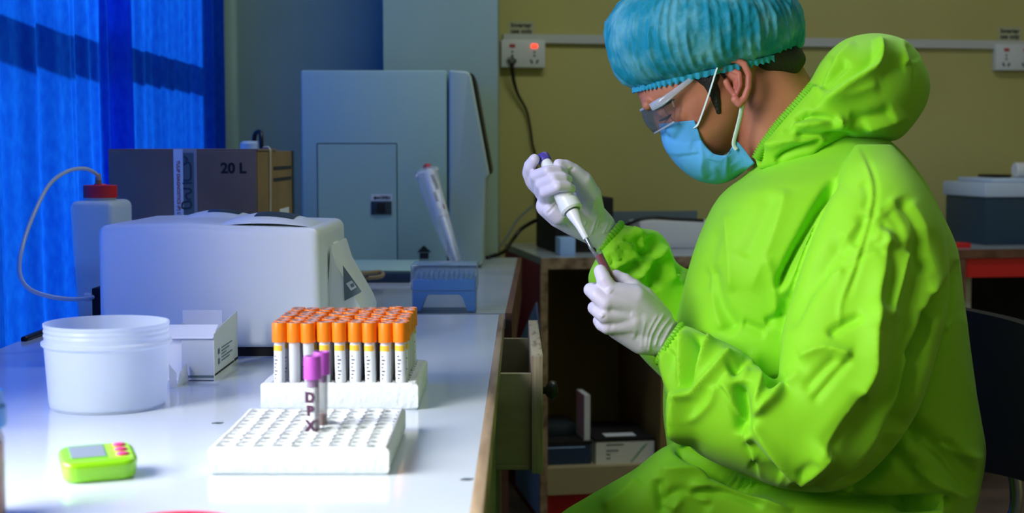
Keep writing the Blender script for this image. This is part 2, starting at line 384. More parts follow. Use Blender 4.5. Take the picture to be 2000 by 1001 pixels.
# red workbench with open shelf
P0 = PZ(1057, 503, TZ); BF = Matrix.Translation((P0.x, P0.y, 0)) @ Matrix.Rotation(YW, 4, 'Z')
bench = thing('workbench', 'maroon-sided workbench with grey top and open shelf behind the gloved hands', 'workbench', (P0.x, P0.y, 0), YW)
L = dict(local=True)
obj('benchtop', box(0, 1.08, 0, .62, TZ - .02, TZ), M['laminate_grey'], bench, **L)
obj('front_edge', box(-.002, 1.08, -.006, 0, TZ - .032, TZ - .001), M['wood_edge'], bench, **L)
obj('side_panel', box(0, .018, .004, .62, 0, TZ - .02), M['maroon'], bench, label='maroon side panel', **L)
obj('side_edge', box(-.003, .018, -.006, .004, 0, TZ - .032), M['wood_edge'], bench, **L)
obj('divider', box(.345, .375, .0, .6, 0, TZ - .02), M['shelf_back'], bench, **L)
obj('back_panel', box(.018, 1.08, .50, .52, 0, TZ - .02), M['shelf_back'], bench, **L)
obj('shelf', box(.018, .345, 0, .50, .082, .158), M['shelf_board'], bench, **L)
obj('plinth', box(.018, .345, .02, .04, 0, .082), M['red_paint'], bench, label='red plinth', **L)
obj('lower_cupboard', box(.375, 1.08, .1, .5, 0, .40), M['shelf_board'], bench, **L)
bm = prism([(-.0035, .06, .62), (-.0035, .02, .55), (-.0035, .02, .36), (-.0035, .36, .36), (-.0035, .36, .46)], (.003, 0, 0))
obj('sticker', bm, M['pale_blue'], bench, label='pale blue panel on the side', **L)
obj('lower_sticker', box(-.0035, -.0005, .02, .4, .02, .27), M['pale_blue'], bench, **L)
# right red table
P1 = PZ(1874, 487, TZ); RF = Matrix.Translation((P1.x, P1.y, 0)) @ Matrix.Rotation(YW * .9, 4, 'Z')
rt = thing('red_table', 'table with red apron behind the chair on the right', 'table', (P1.x, P1.y, 0), YW * .9)
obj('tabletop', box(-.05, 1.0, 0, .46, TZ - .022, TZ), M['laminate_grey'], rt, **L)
obj('front_edge', box(-.05, 1.0, -.005, 0, TZ - .026, TZ), M['wood_brown'], rt, **L)
obj('apron', box(.02, 1.0, .006, .03, TZ - .085, TZ - .026), M['red_paint'], rt, **L)
obj('leg', box(-.003, .02, -.003, .04, 0, TZ - .026), M['wood_brown'], rt, **L)
obj('leg', box(.96, 1.0, .0, .04, 0, TZ - .085), M['wood_brown'], rt, **L)
obj('inner_panel', box(.02, .065, .05, .4, 0, TZ - .085), M['white_matt'], rt, label='white inner side panel', **L)
obj('back_panel', box(-.05, 1.0, .43, .45, 0, TZ - .03), M['black_soft'], rt, **L)
# ================================================================= wall sockets, notes, plug
def socket(c, label, lit):
    p = wpt(*c); s = thing('power_socket', label, 'socket', p, YW)
    obj('plate', box(-.072, .072, -.030, .0, -.044, .044), M['socket_white'], s, bevel=.003, **L)
    for sx in (-.036, .036):
        obj('indicator', box(sx - .009, sx + .009, -.0325, -.0295, .020, .030), M['led' if lit and sx > 0 else 'red_ink'], s, **L)
        bm = BM()
        for a, b in ((0, .006), (0, -.006), (-.011, -.022), (.011, -.022), (-.008, -.028), (.008, -.028)): add_box(bm, sx + a - .003, sx + a + .003, -.031, -.0285, b - .003, b + .003)
        obj('pin_holes', bm, M['black_ink'], s, **L)
    return s
socket((1019, 106), 'white double wall socket with a black plug and lit red switch, beside the grey pillar', True)
socket((1976, 113), 'white double wall socket at the right edge of the photo, no plug in it', False)
def note(c, label):
    p = wpt(*c); n = thing('paper_note', label, 'note', p, YW)
    obj('sheet', box(-.042, .042, -.0012, 0, -.022, .022), M['note'], n, **L)
    for s, z in (('Inverter', .009), ('use only', -.010)):
        lettering('words', s, .021, WM[n] @ frame((0, -.0016, z), (1, 0, 0), (0, 0, 1)), M['black_ink'], n, bold=.0006)
note((1018, 55), 'paper note reading Inverter use only above the plugged-in socket')
note((1972, 66), 'paper note reading Inverter use only above the unplugged right-hand socket')
pl = thing('power_plug', 'black plug and cord hanging from the left wall socket', 'plug', wpt(998, 122, .03))
p = wpt(998, 120, .03); yb = WF.to_3x3() @ Vector((0, -1, 0))
obj('plug_body', lathe([(0, 0), (.016, 0), (.018, .008), (.016, .022), (.009, .03), (0, .031)], frame(p, wx, wx.cross(yb) * -1) if False else frame(p, Vector((0, 0, 1)), wx), n=20), M['black'], pl, sm=True)
pts = [wpt(*q) for q in ((999, 122, .045), (1001, 140, .04), (1004, 160, .03), (1012, 185, .02), (1028, 215, .015), (1036, 250, .012), (1040, 280, .012), (1046, 305, .012), (1048, 350, .012), (1047, 400, .012))]
obj('cord', tube(pts, [.0072, .006, .0042, .0036, .0036, .0036], n=8, sub=60), M['black'], pl, sm=True)
# ================================================================= things on the benches
def bpt(px, py, z): return BF.inverted() @ PZ(px, py, z)
q = bpt(1046, 480, TZ)
bx = thing('monitor_box', 'tall black appliance standing on the workbench behind the pipetting hand', 'appliance', BF @ Vector((q.x, .18, TZ)), YW)
obj('housing', box(0, .175, 0, .30, 0, .16), M['black_soft'], bx, bevel=.006, **L)
obj('foot_strip', box(.004, .171, -.002, .0, .0, .012), M['black'], bx, **L)
solo('white_block', box(.068, .112, .07, .14, TZ, TZ + .05, M=BF), M['pale_blue'], 'small pale blue box on the workbench in front of the black appliance', 'box', bevel=.002)
solo('white_case', box(.36, .62, .30, .44, TZ, TZ + .082, M=BF), M['white_matt'], 'grey-white box on the workbench beside the green chest', 'box', bevel=.003)
solo('grey_board', box(.27, .60, .50, .515, TZ, TZ + .105, M=BF), M['screen_grey'], 'grey panel leaning at the back of the workbench behind the cable', 'panel')
pr = [(.24, .42, .0055), (.27, .4, .03), (.31, .38, .075), (.37, .36, .096), (.45, .36, .092), (.54, .36, .087)]
solo('cable', tube([BF @ Vector((a, b - .12, TZ + c)) for a, b, c in pr], .005, sub=40), M['black'], 'black cable arching over the grey-white box on the workbench', 'cable', sm=True)
pr = [PZ(952, 503, TZ + .004), PZ(985, 490, TZ + .006), U(1000, 470, 4.3), U(1018, 447, 4.35), U(1046, 430, 4.4)]
solo('cable', tube(pr, .006, sub=40), M['black'], 'black cable rising from the grey table to the black appliance', 'cable', sm=True)
pr = [U(960, 498, 4.10), U(985, 470, 4.35), U(1010, 430, 4.42), U(1040, 402, 4.47)]
solo('thin_cable', tube(pr, .003, sub=30), M['screen_grey'], 'thin grey cable above the thicker black cable beside the pillar', 'cable', sm=True)
for k, (z, h, c, dx) in enumerate(((0, .012, 'red_paint', 0), (.012, .014, 'white_matt', .004), (.026, .009, 'red_ink', -.004))):
    solo('notebook', box(.295 + dx, .355 + dx, .20, .34, TZ + z, TZ + z + h, M=BF), M[c], ('thin red notebook at the bottom of the small stack on the workbench', 'white notebook in the middle of the small stack on the workbench', 'dull red notebook on top of the small stack on the workbench')[k], 'notebook', 'notebooks stacked on the workbench')
# shelf boxes
zs = .158
def bmx(x0, x1, y0, y1, z0, z1): return box(x0, x1, y0, y1, z0, z1, M=BF)
b1 = thing('supply_box', 'dark navy carton lying on the open shelf, left of the white-fronted one', 'box', BF @ Vector((.02, .04, zs)), YW)
obj('carton', box(.004, .132, 0, .24, 0, .058), M['dark_blue'], b1, **L); obj('lid', box(.002, .134, -.002, .24, .058, .066), M['black_soft'], b1, **L); obj('edge_strip', box(.006, .115, -.0012, 0, .048, .051), M['pale_blue'], b1, **L)  # pale edge strip imitates the highlight line on the carton front
lettering('print', 'BOX', .012, WM[b1] @ frame((.08, -.001, .014), (1, 0, 0), (0, 0, 1)), M['screen_grey'], b1) if False else None
b2 = thing('supply_box', 'black-topped carton with white printed front on the open shelf', 'box', BF @ Vector((.165, .03, zs)), YW)
obj('carton', box(0, .17, 0, .26, 0, .064), M['carton_side'], b2, **L); obj('lid', box(-.002, .172, -.001, .262, .064, .072), M['black_soft'], b2, **L)
obj('paper_label', box(.035, .125, .03, .075, .0722, .0732), M['paper'], b2, **L)
for s, z, sz in (('TEST KIT', .052, .009),) if False else ():
    pass
bm = BM()
for z, w in ((.054, .05), (.037, .035), (.026, .012), (.015, .012)): add_box(bm, .03, .03 + w, -.0012, 0, z, z + .003)
obj('print_lines', bm, M['screen_grey'], b2, **L)
obj('green_swoosh', prism([(.10, -.0012, .004), (.105, -.0012, .004), (.145, -.0012, .05), (.152, -.0012, .058), (.138, -.0012, .05)], (0, .0012, 0)), mk('swoosh', '#6fae94', .6), b2, **L)
solo('upright_card', bmx(.135, .152, .05, .16, zs, zs + .195), M['white_matt'], 'narrow white card standing upright between the two shelf cartons', 'card')
solo('flat_box', bmx(.03, .125, .12, .26, zs + .0665, zs + .10), M['dark_panel'], 'small dark box lying on top of the navy carton', 'box', bevel=.002)
# right table : printer
q = RF.inverted() @ PZ(1846, 462, TZ)
pt = thing('analyser_case', 'dark blue case with pale lid on the red-fronted table', 'case', RF @ Vector((q.x - .078, .25, TZ)), YW * .9)
obj('body', box(.0, .42, -.08, .2, .0, .150), M['dark_body'], pt, bevel=.004, **L)
obj('lid', box(-.008, .43, -.088, .21, .150, .196), M['lid_white'], pt, bevel=.006, **L)
obj('tray', box(.03, .42, -.06, .18, .196, .21), M['lid_white'], pt, bevel=.004, label='raised pale tray on the lid', **L)
PF = WM[pt]
solo('paper_roll', lathe([(0, 0), (.021, 0), (.024, .004), (.024, .05), (.02, .06), (.011, .062), (.011, .03), (0, .03)], PF @ frame((.135, .0, .2345), (0, 1, 0), (0, 0, 1)) , n=24), M['white_matt'], 'white paper roll lying on the pale lid of the dark case', 'roll', sm='auto')
solo('phone', box(.06, .115, -.02, .1, .2102, .220, M=PF), M['black'], 'black flat gadget lying beside the white roll on the case', 'gadget', bevel=.003)
bm = prism([(.205, .0, .2102), (.28, .0, .2102), (.28, .0, .29), (.225, .0, .285)], (0, .04, 0)); bm.transform(PF)
solo('paper_sheaf', bm, M['lid_white'], 'pale folder standing on the dark case at the right edge of the photo', 'folder')
solo('stapler_box', box(.012, .062, .05, .10, TZ, TZ + .016, M=RF), M['red_paint'], 'small red box lying on the table with the red apron', 'box', bevel=.002)
solo('paper_stack', box(-.05, .05, .12, .22, TZ, TZ + .012, M=RF), M['paper'], 'stack of white papers behind the small red box', 'papers')
# ================================================================= analyser
an = thing('blood_analyser', 'large pale blue-white lab analyser with a side door marked OPEN', 'analyser', (-.28, 3.78, TZ))
ax0, ay0 = U(587, 135, 3.58).x, 3.58; ax1 = U(875, 300, 3.58).x; axr = U(951, 500, 3.58).x; azt = U(700, 137, 3.58).z
obj('cabinet', box(ax0, ax1 - .002, ay0, ay0 + .33, TZ + .012, azt), M['cool_plastic'], an, bevel=.006)
fx = [U(px, py, 3.6) for px, py in ((877, 137), (915, 140), (921, 150), (957, 342), (950, 350), (946, 440), (943, 517), (877, 517))]
obj('front_cover', prism([(v.x, ay0 - .004, v.z) for v in fx], (0, .33, 0)), mk('cover_plastic', '#abc4b8', .42), an, bevel=.012, seg=3)
sc_ = [U(px, py, 3.6) for px, py in ((918, 141), (927, 148), (960, 330), (960, 340), (949, 342))]
obj('touch_screen', prism([(v.x, ay0 + .008, v.z) for v in sc_], (0, .3, 0)), M['black'], an, bevel=.003, label='black tilted screen')
def pan(px0, py0, px1, py1, Y): a = U(px0, py1, Y); b = U(px1, py0, Y); return a.x, b.x, a.z, b.z
x0, x1, z0, z1 = pan(622, 280, 775, 531, ay0)
dr_ = obj('door', box(x0 + .0015, x1 - .0015, ay0 - .0015, ay0 + .002, z0, z1 - .0015), M['cool_plastic'], an)
bm = BM(); g = .0011
add_box(bm, x0 - g, x0 + g, ay0 - .0008, ay0, z0, z1); add_box(bm, x1 - g, x1 + g, ay0 - .0008, ay0, z0, z1); add_box(bm, x0, x1, ay0 - .0008, ay0, z1 - g, z1 + g)
obj('door_gap', bm, M['groove'], an)
x0, x1, z0, z1 = pan(725, 393, 765, 419, ay0); obj('latch', box(x0, x1, ay0 - .004, ay0 - .001, z0, z1), M['dark_panel'], dr_, label='dark door latch', bevel=.001)
x0, x1, z0, z1 = pan(737, 396, 753, 416, ay0); obj('latch_grip', box(x0, x1, ay0 - .006, ay0 - .004, z0, z1), M['black'], dr_)
x0, x1, z0, z1 = pan(725, 379, 766, 392, ay0); obj('open_label', box(x0, x1, ay0 - .0022, ay0 - .001, z0, z1), M['white_matt'], dr_)
c = U(752, 386, ay0 - .003); lettering('open_word', 'OPEN', .0105, frame((c.x, ay0 - .0026, c.z), (1, 0, 0), (0, 0, 1)), M['black_ink'], dr_, bold=.0003)
def arrow(name, pts, parent, Y): obj(name, prism([(U(a, b, Y).x, Y - .001, U(a, b, Y).z) for a, b in pts], (0, .0012, 0)), M['black_ink'], parent)
arrow('open_arrow', ((729, 386), (734, 382), (734, 384.5), (741, 384.5), (741, 387.5), (734, 387.5), (734, 390)), dr_, ay0 - .002)
arrow('arrow_mark', ((815, 492), (828, 479), (842, 492)), an, ay0 - .0005); arrow('arrow_mark', ((820, 493.5), (837, 493.5), (837, 505), (820, 505)), an, ay0 - .0005)
for x in (ax0 + .03, axr - .06):
    for y in (ay0 + .02, ay0 + .28): obj('foot', lathe([(0, 0), (.015, 0), (.015, .0125), (0, .0125)], Matrix.Translation((x, y, TZ)), n=16), M['black_soft'], an)
solo('shadow_mat', box(U(598, 540, 3.40).x, U(800, 540, 3.40).x, 3.33, 3.57, TZ, TZ + .004), M['white_matt'], 'thin pale tray mat lying in front of the large analyser', 'mat') if False else None
kb = thing('flat_tray', 'flat navy and white tray on the table in front of the large analyser', 'tray', (-.38, 3.2, TZ))
obj('base', box(U(640, 560, 3.1).x, U(802, 560, 3.1).x, 3.10, 3.42, TZ, TZ + .006), M['white_matt'], kb)
obj('navy_layer', box(U(640, 560, 3.1).x + .003, U(801, 560, 3.1).x, 3.105, 3.42, TZ + .006, TZ + .028), M['dark_blue'], kb, bevel=.003)
obj('pale_layer', box(U(640, 560, 3.1).x + .003, U(801, 560, 3.1).x, 3.12, 3.42, TZ + .028, TZ + .033), M['cool_plastic'], kb, bevel=.002)
pr = [U(661, 492, 2.24), U(678, 512, 2.30), U(697, 532, 2.45), U(715, 533, 2.85), PZ(742, 531, TZ + .037), PZ(748, 536, TZ + .037), PZ(738, 541, TZ + .037), PZ(705, 543, TZ + .037), U(690, 543, 2.9)]
solo('tan_cable', tube(pr, .0045, sub=60), M['tan_cable'], 'tan cable looping from the small white analyser to the navy tray', 'cable', sm=True)
# ================================================================= 20 L carton
bw = thing('cardboard_box', 'brown cardboard carton marked 20 L, taped and strapped, before the blue curtain', 'box', (-.60, 2.9, TZ))
bx0, bx1, by0, by1, bz1 = U(213, 400, 2.68).x, U(502, 400, 2.68).x, 2.68, 3.12, U(300, 294, 2.68).z
obj('carton_body', box(bx0, bx1, by0, by1, TZ, bz1), M['cardboard'], bw, bevel=.002)
obj('carton_end', box(bx1, bx1 + .0015, by0 + .002, by1 - .002, TZ, bz1 - .001), M['cardboard_side'], bw)
fl = [(bx0, by0 + .002, bz1), (bx1 + .003, by0 + .002, bz1), (bx1 + .003, (by0 + by1) / 2, bz1 + .001), (bx0, (by0 + by1) / 2, bz1 + .001)]
obj('top_flap', prism(fl, (0, 0, .003)), M['cardboard'], bw)
c = U(456, 329, by0); lettering('volume_mark', '20 L', .027, frame((c.x, by0 - .0006, c.z), (1, 0, 0), (0, 0, 1)), M['black_ink'], bw, bold=.0009)
x0, x1, z0, z1 = pan(341, 290, 384, 470, by0); tp = obj('tape', box(x0, x1, by0 - .0008, by0 - .0002, z0, bz1 + .004), M['tape'], bw, label='clear packing tape')
x0, x1, z0, z1 = pan(342, 294, 357, 470, by0); obj('printed_strip', box(x0, x1, by0 - .0016, by0 - .001, z0, bz1 + .003), M['paper'], tp, label='white strip with red print')
c = U(349, 372, by0); lettering('strip_words', 'TULIP DIAGNOSTICS (P) LTD', .0088, frame((c.x, by0 - .0022, c.z), (0, 0, -1), (1, 0, 0)), M['red_ink'], tp, bold=.0001)
x0, x1, z0, z1 = pan(358, 300, 378, 470, by0)
bm = BM()
for ln in (((359, 322), (366, 317), (372, 322), (373, 345), (369, 352), (358, 352)), ((357, 358), (375, 357)), ((358, 368), (371, 369), (373, 375), (364, 380), (366, 388), (373, 389)), ((357, 395), (372, 394), (372, 405), (357, 406), (357, 395)), ((360, 305), (366, 311), (362, 314))):
    P_ = crom(ln, 24); add_tube(bm, [Vector((U(a, b, by0).x, by0 - .0014, U(a, b, by0).z)) for a, b in P_], .0019, n=6, flat=1., cap=True)
for v in bm.verts: v.co.y = by0 - .0016 + (v.co.y - by0 + .0014) * .1
obj('bold_marks', bm, M['dark_panel'], tp)
obj('dark_strip', box(x0, x1, by0 - .0013, by0 - .0009, z0, bz1 - .004), mk('strip_green', '#5d6c68', .35), tp)
c = U(523, 300, 2.80)
sp = [(bx1 - .01, 2.815, bz1 + .005), (bx1 + .002, 2.81, bz1 + .004), (bx1 + .0035, 2.805, bz1 - .02), (bx1 + .003, 2.80, .90), (bx1 + .003, 2.80, TZ + .03)]
obj('strap', tube(sp, .0032, n=8, sub=30), M['strap'], bw, sm=True, label='cream strap down the end')
lettering('side_print', 'PRODUCT', .022, frame((bx1 + .0018, 2.98, bz1 - .035), (0, 1, 0), (0, 0, 1)), M['black_ink'], bw, bold=.0006) if False else None
obj('dark_edge', box(bx1 - .002, bx1 + .004, by1 - .02, by1 + .002, TZ, bz1), M['dark_body'], bw)
obj('end_label', box(bx1 + .0014, bx1 + .0022, 2.93, 3.05, .905, .925), M['paper'], bw)
bm = BM()
for z in (.035, .058): add_box(bm, bx1 + .0014, bx1 + .002, 2.86, 3.09, bz1 - z - .004, bz1 - z + .003)
obj('print_lines', bm, M['black_ink'], bw)
cn = thing('carboy', 'pale carboy neck with black hose behind the cardboard box', 'carboy', (-.62, 3.42, TZ))
c = U(485, 292, 3.35); obj('vessel', lathe([(0, 0), (.06, 0), (.065, .02), (.065, .22), (.04, .265), (.024, .275), (.028, .278), (.028, .312), (.022, .318), (0, .318)], Matrix.Translation((c.x, 3.40, TZ)), n=28), M['bottle_plastic'], cn, sm='auto')
obj('hose', tube([Vector((c.x + .004, 3.40, 1.06)), Vector((c.x + .008, 3.40, 1.085)), Vector((c.x + .022, 3.39, 1.088)), Vector((c.x + .026, 3.38, 1.06)), Vector((c.x + .028, 3.40, .98))], .0055, sub=24), M['black'], cn, sm=True)
# ================================================================= small white analyser (front)
sp_ = thing('photometer', 'low white bench analyser with two humped lids, behind the orange tubes', 'analyser', (-.43, 2.19, TZ))
sx0, sx1, sy0, sy1, sz1 = U(191, 560, 2.02).x, U(624, 560, 2.02).x, 2.02, 2.33, U(400, 437, 2.02).z
bm = prism([(sx0, sy0, .763), (sx0, sy0, sz1 - .002), (sx0 + .13, sy0, sz1 + .001), (sx0 + .20, sy0, sz1 - .003), (sx1, sy0, sz1 - .006), (sx1 + .004, sy0, .763)], (0, sy1 - sy0, 0))
obj('housing', bm, M['white_plastic'], sp_, bevel=.013, seg=4, mod_angle=60)
nz = [U(a, b, 2.16) for a, b in ((655, 470), (668, 512), (712, 588), (719, 606), (719, 690), (640, 690))]
obj('nose', prism([(v.x, 2.10, max(v.z, .763)) for v in nz], (0, .2, 0)), M['white_plastic'], sp_, bevel=.006)
pz = [U(a, b, 2.10) for a, b in ((670, 518), (706, 568), (704, 571), (673, 587))]
ds = obj('display', prism([(v.x, 2.0985, v.z) for v in pz], (0, .002, 0)), M['screen_grey'], sp_, label='grey display panel')
pz = [U(a, b, 2.10) for a, b in ((676, 553), (687, 547), (697, 560), (686, 567))]
obj('key', prism([(v.x, 2.0975, v.z) for v in pz], (0, .002, 0)), M['white_matt'], ds)
pz = [U(a, b, 2.10) for a, b in ((684, 555), (690, 552), (693, 558), (687, 561))]
obj('key_mark', prism([(v.x, 2.0965, v.z) for v in pz], (0, .002, 0)), M['screen_grey'], ds)
v = U(657, 492, 2.2); obj('cable_port', box(sx1 - .012, sx1 + .006, 2.17, 2.22, v.z - .016, v.z + .016), M['white_plastic'], sp_, bevel=.003)
obj('base_plate', box(sx0 + .015, sx1 + .03, sy0 + .012, sy1 - .01, TZ, .764), M['black_soft'], sp_)
def dome(name, xa, xb, ya, yb, h, m, par, u0=0., u1=1., v0=0., v1=1., pad=0., label=None):
    nu, nv = 30, 18; bm = BM(); g = []
    for i in range(nu + 1):
        r_ = []
        for j in range(nv + 1):
            u = u0 + (u1 - u0) * i / nu; v = v0 + (v1 - v0) * j / nv
            z = h * max(0, math.sin(PI * u)) ** .7 * (max(0, math.sin(PI * min(1, v * .9 + .04))) ** .55) - .0012
            r_.append(bm.verts.new((xa + (xb - xa) * u, ya + (yb - ya) * v, sz1 - .005 + z + pad)))
        g.append(r_)
    for i in range(nu):
        for j in range(nv): bm.faces.new((g[i][j], g[i + 1][j], g[i + 1][j + 1], g[i][j + 1]))
    return obj(name, bm, m, par, sm=True, label=label)
for xa, xb, Ya, Yb, hh, v0 in ((410, 606, 2.035, 2.19, .019, .2), (335, 492, 2.21, 2.32, .0165, .25)):
    a, b = U(xa, 437, Ya).x, U(xb, 437, Ya).x
    h1 = dome('lid', a, b, Ya, Yb, hh, M['white_plastic'], sp_)
    dome('lid_window', a, b, Ya, Yb, hh, M['dark_panel'], h1, .40, .80, v0, .95, .0007, 'dark lid window')
# ================================================================= reagent bottle with hose
wb = thing('waste_bottle', 'translucent square bottle with red screw cap and a curling hose', 'bottle', (-.712, 2.48, TZ))
b0, b1_, c0, c1 = -.752, -.678, 2.41, 2.545
def rbox(x0, x1, y0, y1, z0, z1, r, tp_=.0):
    bm = BM(); add_box(bm, x0, x1, y0, y1, z0, z1)
    for v in bm.verts:
        if v.co.z < (z0 + z1) / 2: v.co.x += tp_ if v.co.x < (x0 + x1) / 2 else 0
    return bm
bo = obj('bottle_body', rbox(b0, b1_, c0, c1, TZ, U(160, 393, c0).z, .01, .009), M['bottle_plastic'], wb, bevel=.012, seg=4, mod_angle=60)
obj('liquid', rbox(b0 + .003, b1_ - .003, c0 + .003, c1 - .003, TZ + .003, U(160, 516, c0).z, .01, .007), M['bottle_liquid'], bo, bevel=.008)
cx = U(196, 380, 2.47).x; zc = U(196, 389, 2.47).z
obj('neck', lathe([(.026, zc - .012), (.026, zc + .006), (.02, zc + .008), (0, zc + .008)], Matrix.Translation((cx, 2.47, 0)), n=28), M['bottle_plastic'], wb, sm='auto')
zt = U(196, 361, 2.47).z
bm = BM(); R0 = .0285
prof = [(R0, zc + .003), (R0, zt - .001), (R0 - .002, zt), (.012, zt), (.010, zt + .002), (0, zt + .002)]
obj('screw_cap', lathe(prof, Matrix.Translation((cx, 2.47, 0)), n=40), M['red_cap'], wb, sm='auto', label='red screw cap')
obj('hose_fitting', lathe([(.006, zt), (.005, zt + .012), (.0042, zt + .02), (0, zt + .02)], Matrix.Translation((cx - .003, 2.47, 0)), n=14), M['tan_cable'], wb, sm=True)
hp = [U(194, 355, 2.47), U(188, 340, 2.46), U(165, 329, 2.42), U(130, 335, 2.36), U(95, 362, 2.28), U(65, 420, 2.20), U(44, 480, 2.13), U(38, 530, 2.10), U(55, 562, 2.09), U(95, 578, 2.10), U(145, 584, 2.13), U(182, 580, 2.16)]
obj('hose', tube(hp, .0034, n=10, sub=80), M['hose'], wb, sm=True)
pp = U(181, 580, 2.16)
cb = thing('hose_connector', 'black connector block with pale hose nut at the left end of the white analyser', 'connector', (pp.x + .008, 2.19, TZ))
obj('block', box(pp.x - .004, sx0 + .001, 2.168, 2.22, TZ, TZ + .085), M['black_soft'], cb, bevel=.002)
obj('nut', lathe([(0, 0), (.006, 0), (.007, .004), (.007, .010), (.005, .012), (0, .012)], frame((pp.x - .002, 2.162, pp.z), (0, 0, 1), (0, 1, 0)), n=6), M['hose'], cb)
solo('black_cable', tube([Vector((-.757, 2.19, TZ + .003)), Vector((-.752, 2.27, TZ + .005)), Vector((-.742, 2.4, TZ + .006)), Vector((-.70, 2.40, TZ + .006))], .005, sub=24), M['black'], 'short black cable lying at the desk edge under the curtain', 'cable', sm=True)
# ================================================================= plastic tub
ct = Vector((U(210, 700, 1.632).x, 1.632, TZ)); R = .0718
tb = thing('plastic_tub', 'empty translucent round plastic tub without a lid', 'tub', ct)
zr = U(210, 628, 1.632).z - TZ
prof = [(0, .004), (R * .9, .004), (R * .915, .008), (R * .95, zr - .03), (R * .95, zr), (R * .985, zr), (R * .985, zr - .003), (R * .97, zr - .005), (R * .985, zr - .008), (R * .97, zr - .0105), (R * .985, zr - .0135), (R * .97, zr - .016), (R * .975, zr - .019), (R * 1.02, zr - .021), (R * 1.02, zr - .024), (R * .975, zr - .027), (R * .955, zr - .05), (R * .925, .012), (R * .91, .003), (R * .88, 0), (0, 0)]
obj('tub_wall', lathe(prof, Matrix.Identity(4), n=96), M['tub_plastic'], tb, local=True, sm='auto')
# ================================================================= white carton
k0 = PZ(418, 743, TZ); k1 = PZ(475, 708, TZ)
ca = thing('glove_carton', 'opened white carton with printed side, beside the plastic tub', 'carton', (k0.x - .035, (k0.y + k1.y) / 2, TZ))
X1, X0, Y0, Y1 = k0.x, k0.x - .075, k0.y, k1.y; ht = .056; tk = .0009
obj('front_panel', box(X0 + .034, X1, Y0, Y0 + tk, TZ, TZ + ht), mk('carton_grey', '#c3ccd4', .6), ca)
obj('back_panel', box(X0, X1 - .02, Y1 - tk, Y1, TZ, TZ + .074), M['carton'], ca)
obj('left_panel', box(X0, X0 + tk, Y0, Y1, TZ, TZ + ht), M['carton'], ca); obj('floor_panel', box(X0, X1, Y0, Y1, TZ, TZ + tk), M['carton'], ca)
rp = obj('side_panel', prism([(X1, Y0, TZ), (X1, Y1, TZ), (X1, Y1, TZ + .073), (X1, Y0 + .05, TZ + .066), (X1, Y0, TZ + ht + .004)], (tk, 0, 0)), M['carton_side'], ca)
obj('stripe', box(X1 + tk, X1 + tk + .0005, Y0 + .001, Y1 - .03, TZ + .006, TZ + .0085), M['black_ink'], rp); obj('stripe', box(X1 + tk, X1 + tk + .0005, Y1 - .025, Y1 - .002, TZ + .006, TZ + .0095), M['black_ink'], rp)
bm = BM()
for i in range(5): add_box(bm, X1 + tk, X1 + tk + .0005, Y0 + .045, Y0 + .115 - .02 * (i % 3), TZ + .036 - i * .0042, TZ + .0375 - i * .0042)
for i in (0, 1): add_box(bm, X1 + tk, X1 + tk + .0005, Y0 + .022, Y0 + .033, TZ + .031 - i * .013, TZ + .038 - i * .013)
obj('small_print', bm, M['screen_grey'], rp)
obj('front_stripe', box(X0 + .034, X1, Y0 - .0006, Y0, TZ + .004, TZ + .007), M['screen_grey'], ca)
obj('top_flap', prism([(X0, Y0 - .004, TZ + ht - .001), (X1, Y0 - .004, TZ + ht - .001), (X1, Y0 + .03, TZ + ht + .012), (X0, Y0 + .03, TZ + ht + .012)], (0, .0006, .0009)), M['carton'], ca)
obj('inner_card', box(X0, X0 + .034, Y0 + .006, Y0 + .007, TZ, TZ + ht), M['carton'], ca)
f0 = PZ(337, 757, TZ); f1 = PZ(345, 756, TZ); f2 = PZ(368, 744, TZ)
obj('end_flap', prism([(f0.x - .004, f0.y, TZ + .0), (f1.x, f1.y, TZ), (f1.x, f1.y, TZ + .018), (f0.x - .004, f0.y, TZ + .030)], (0, .0009, 0)), M['carton'], ca)
obj('end_flap', prism([(f1.x, f1.y, TZ), (f2.x, f2.y, TZ), (f2.x - .002, f2.y, TZ + .024), (f1.x + .004, f1.y, TZ + .018)], (0, .0009, 0)), M['carton'], ca)
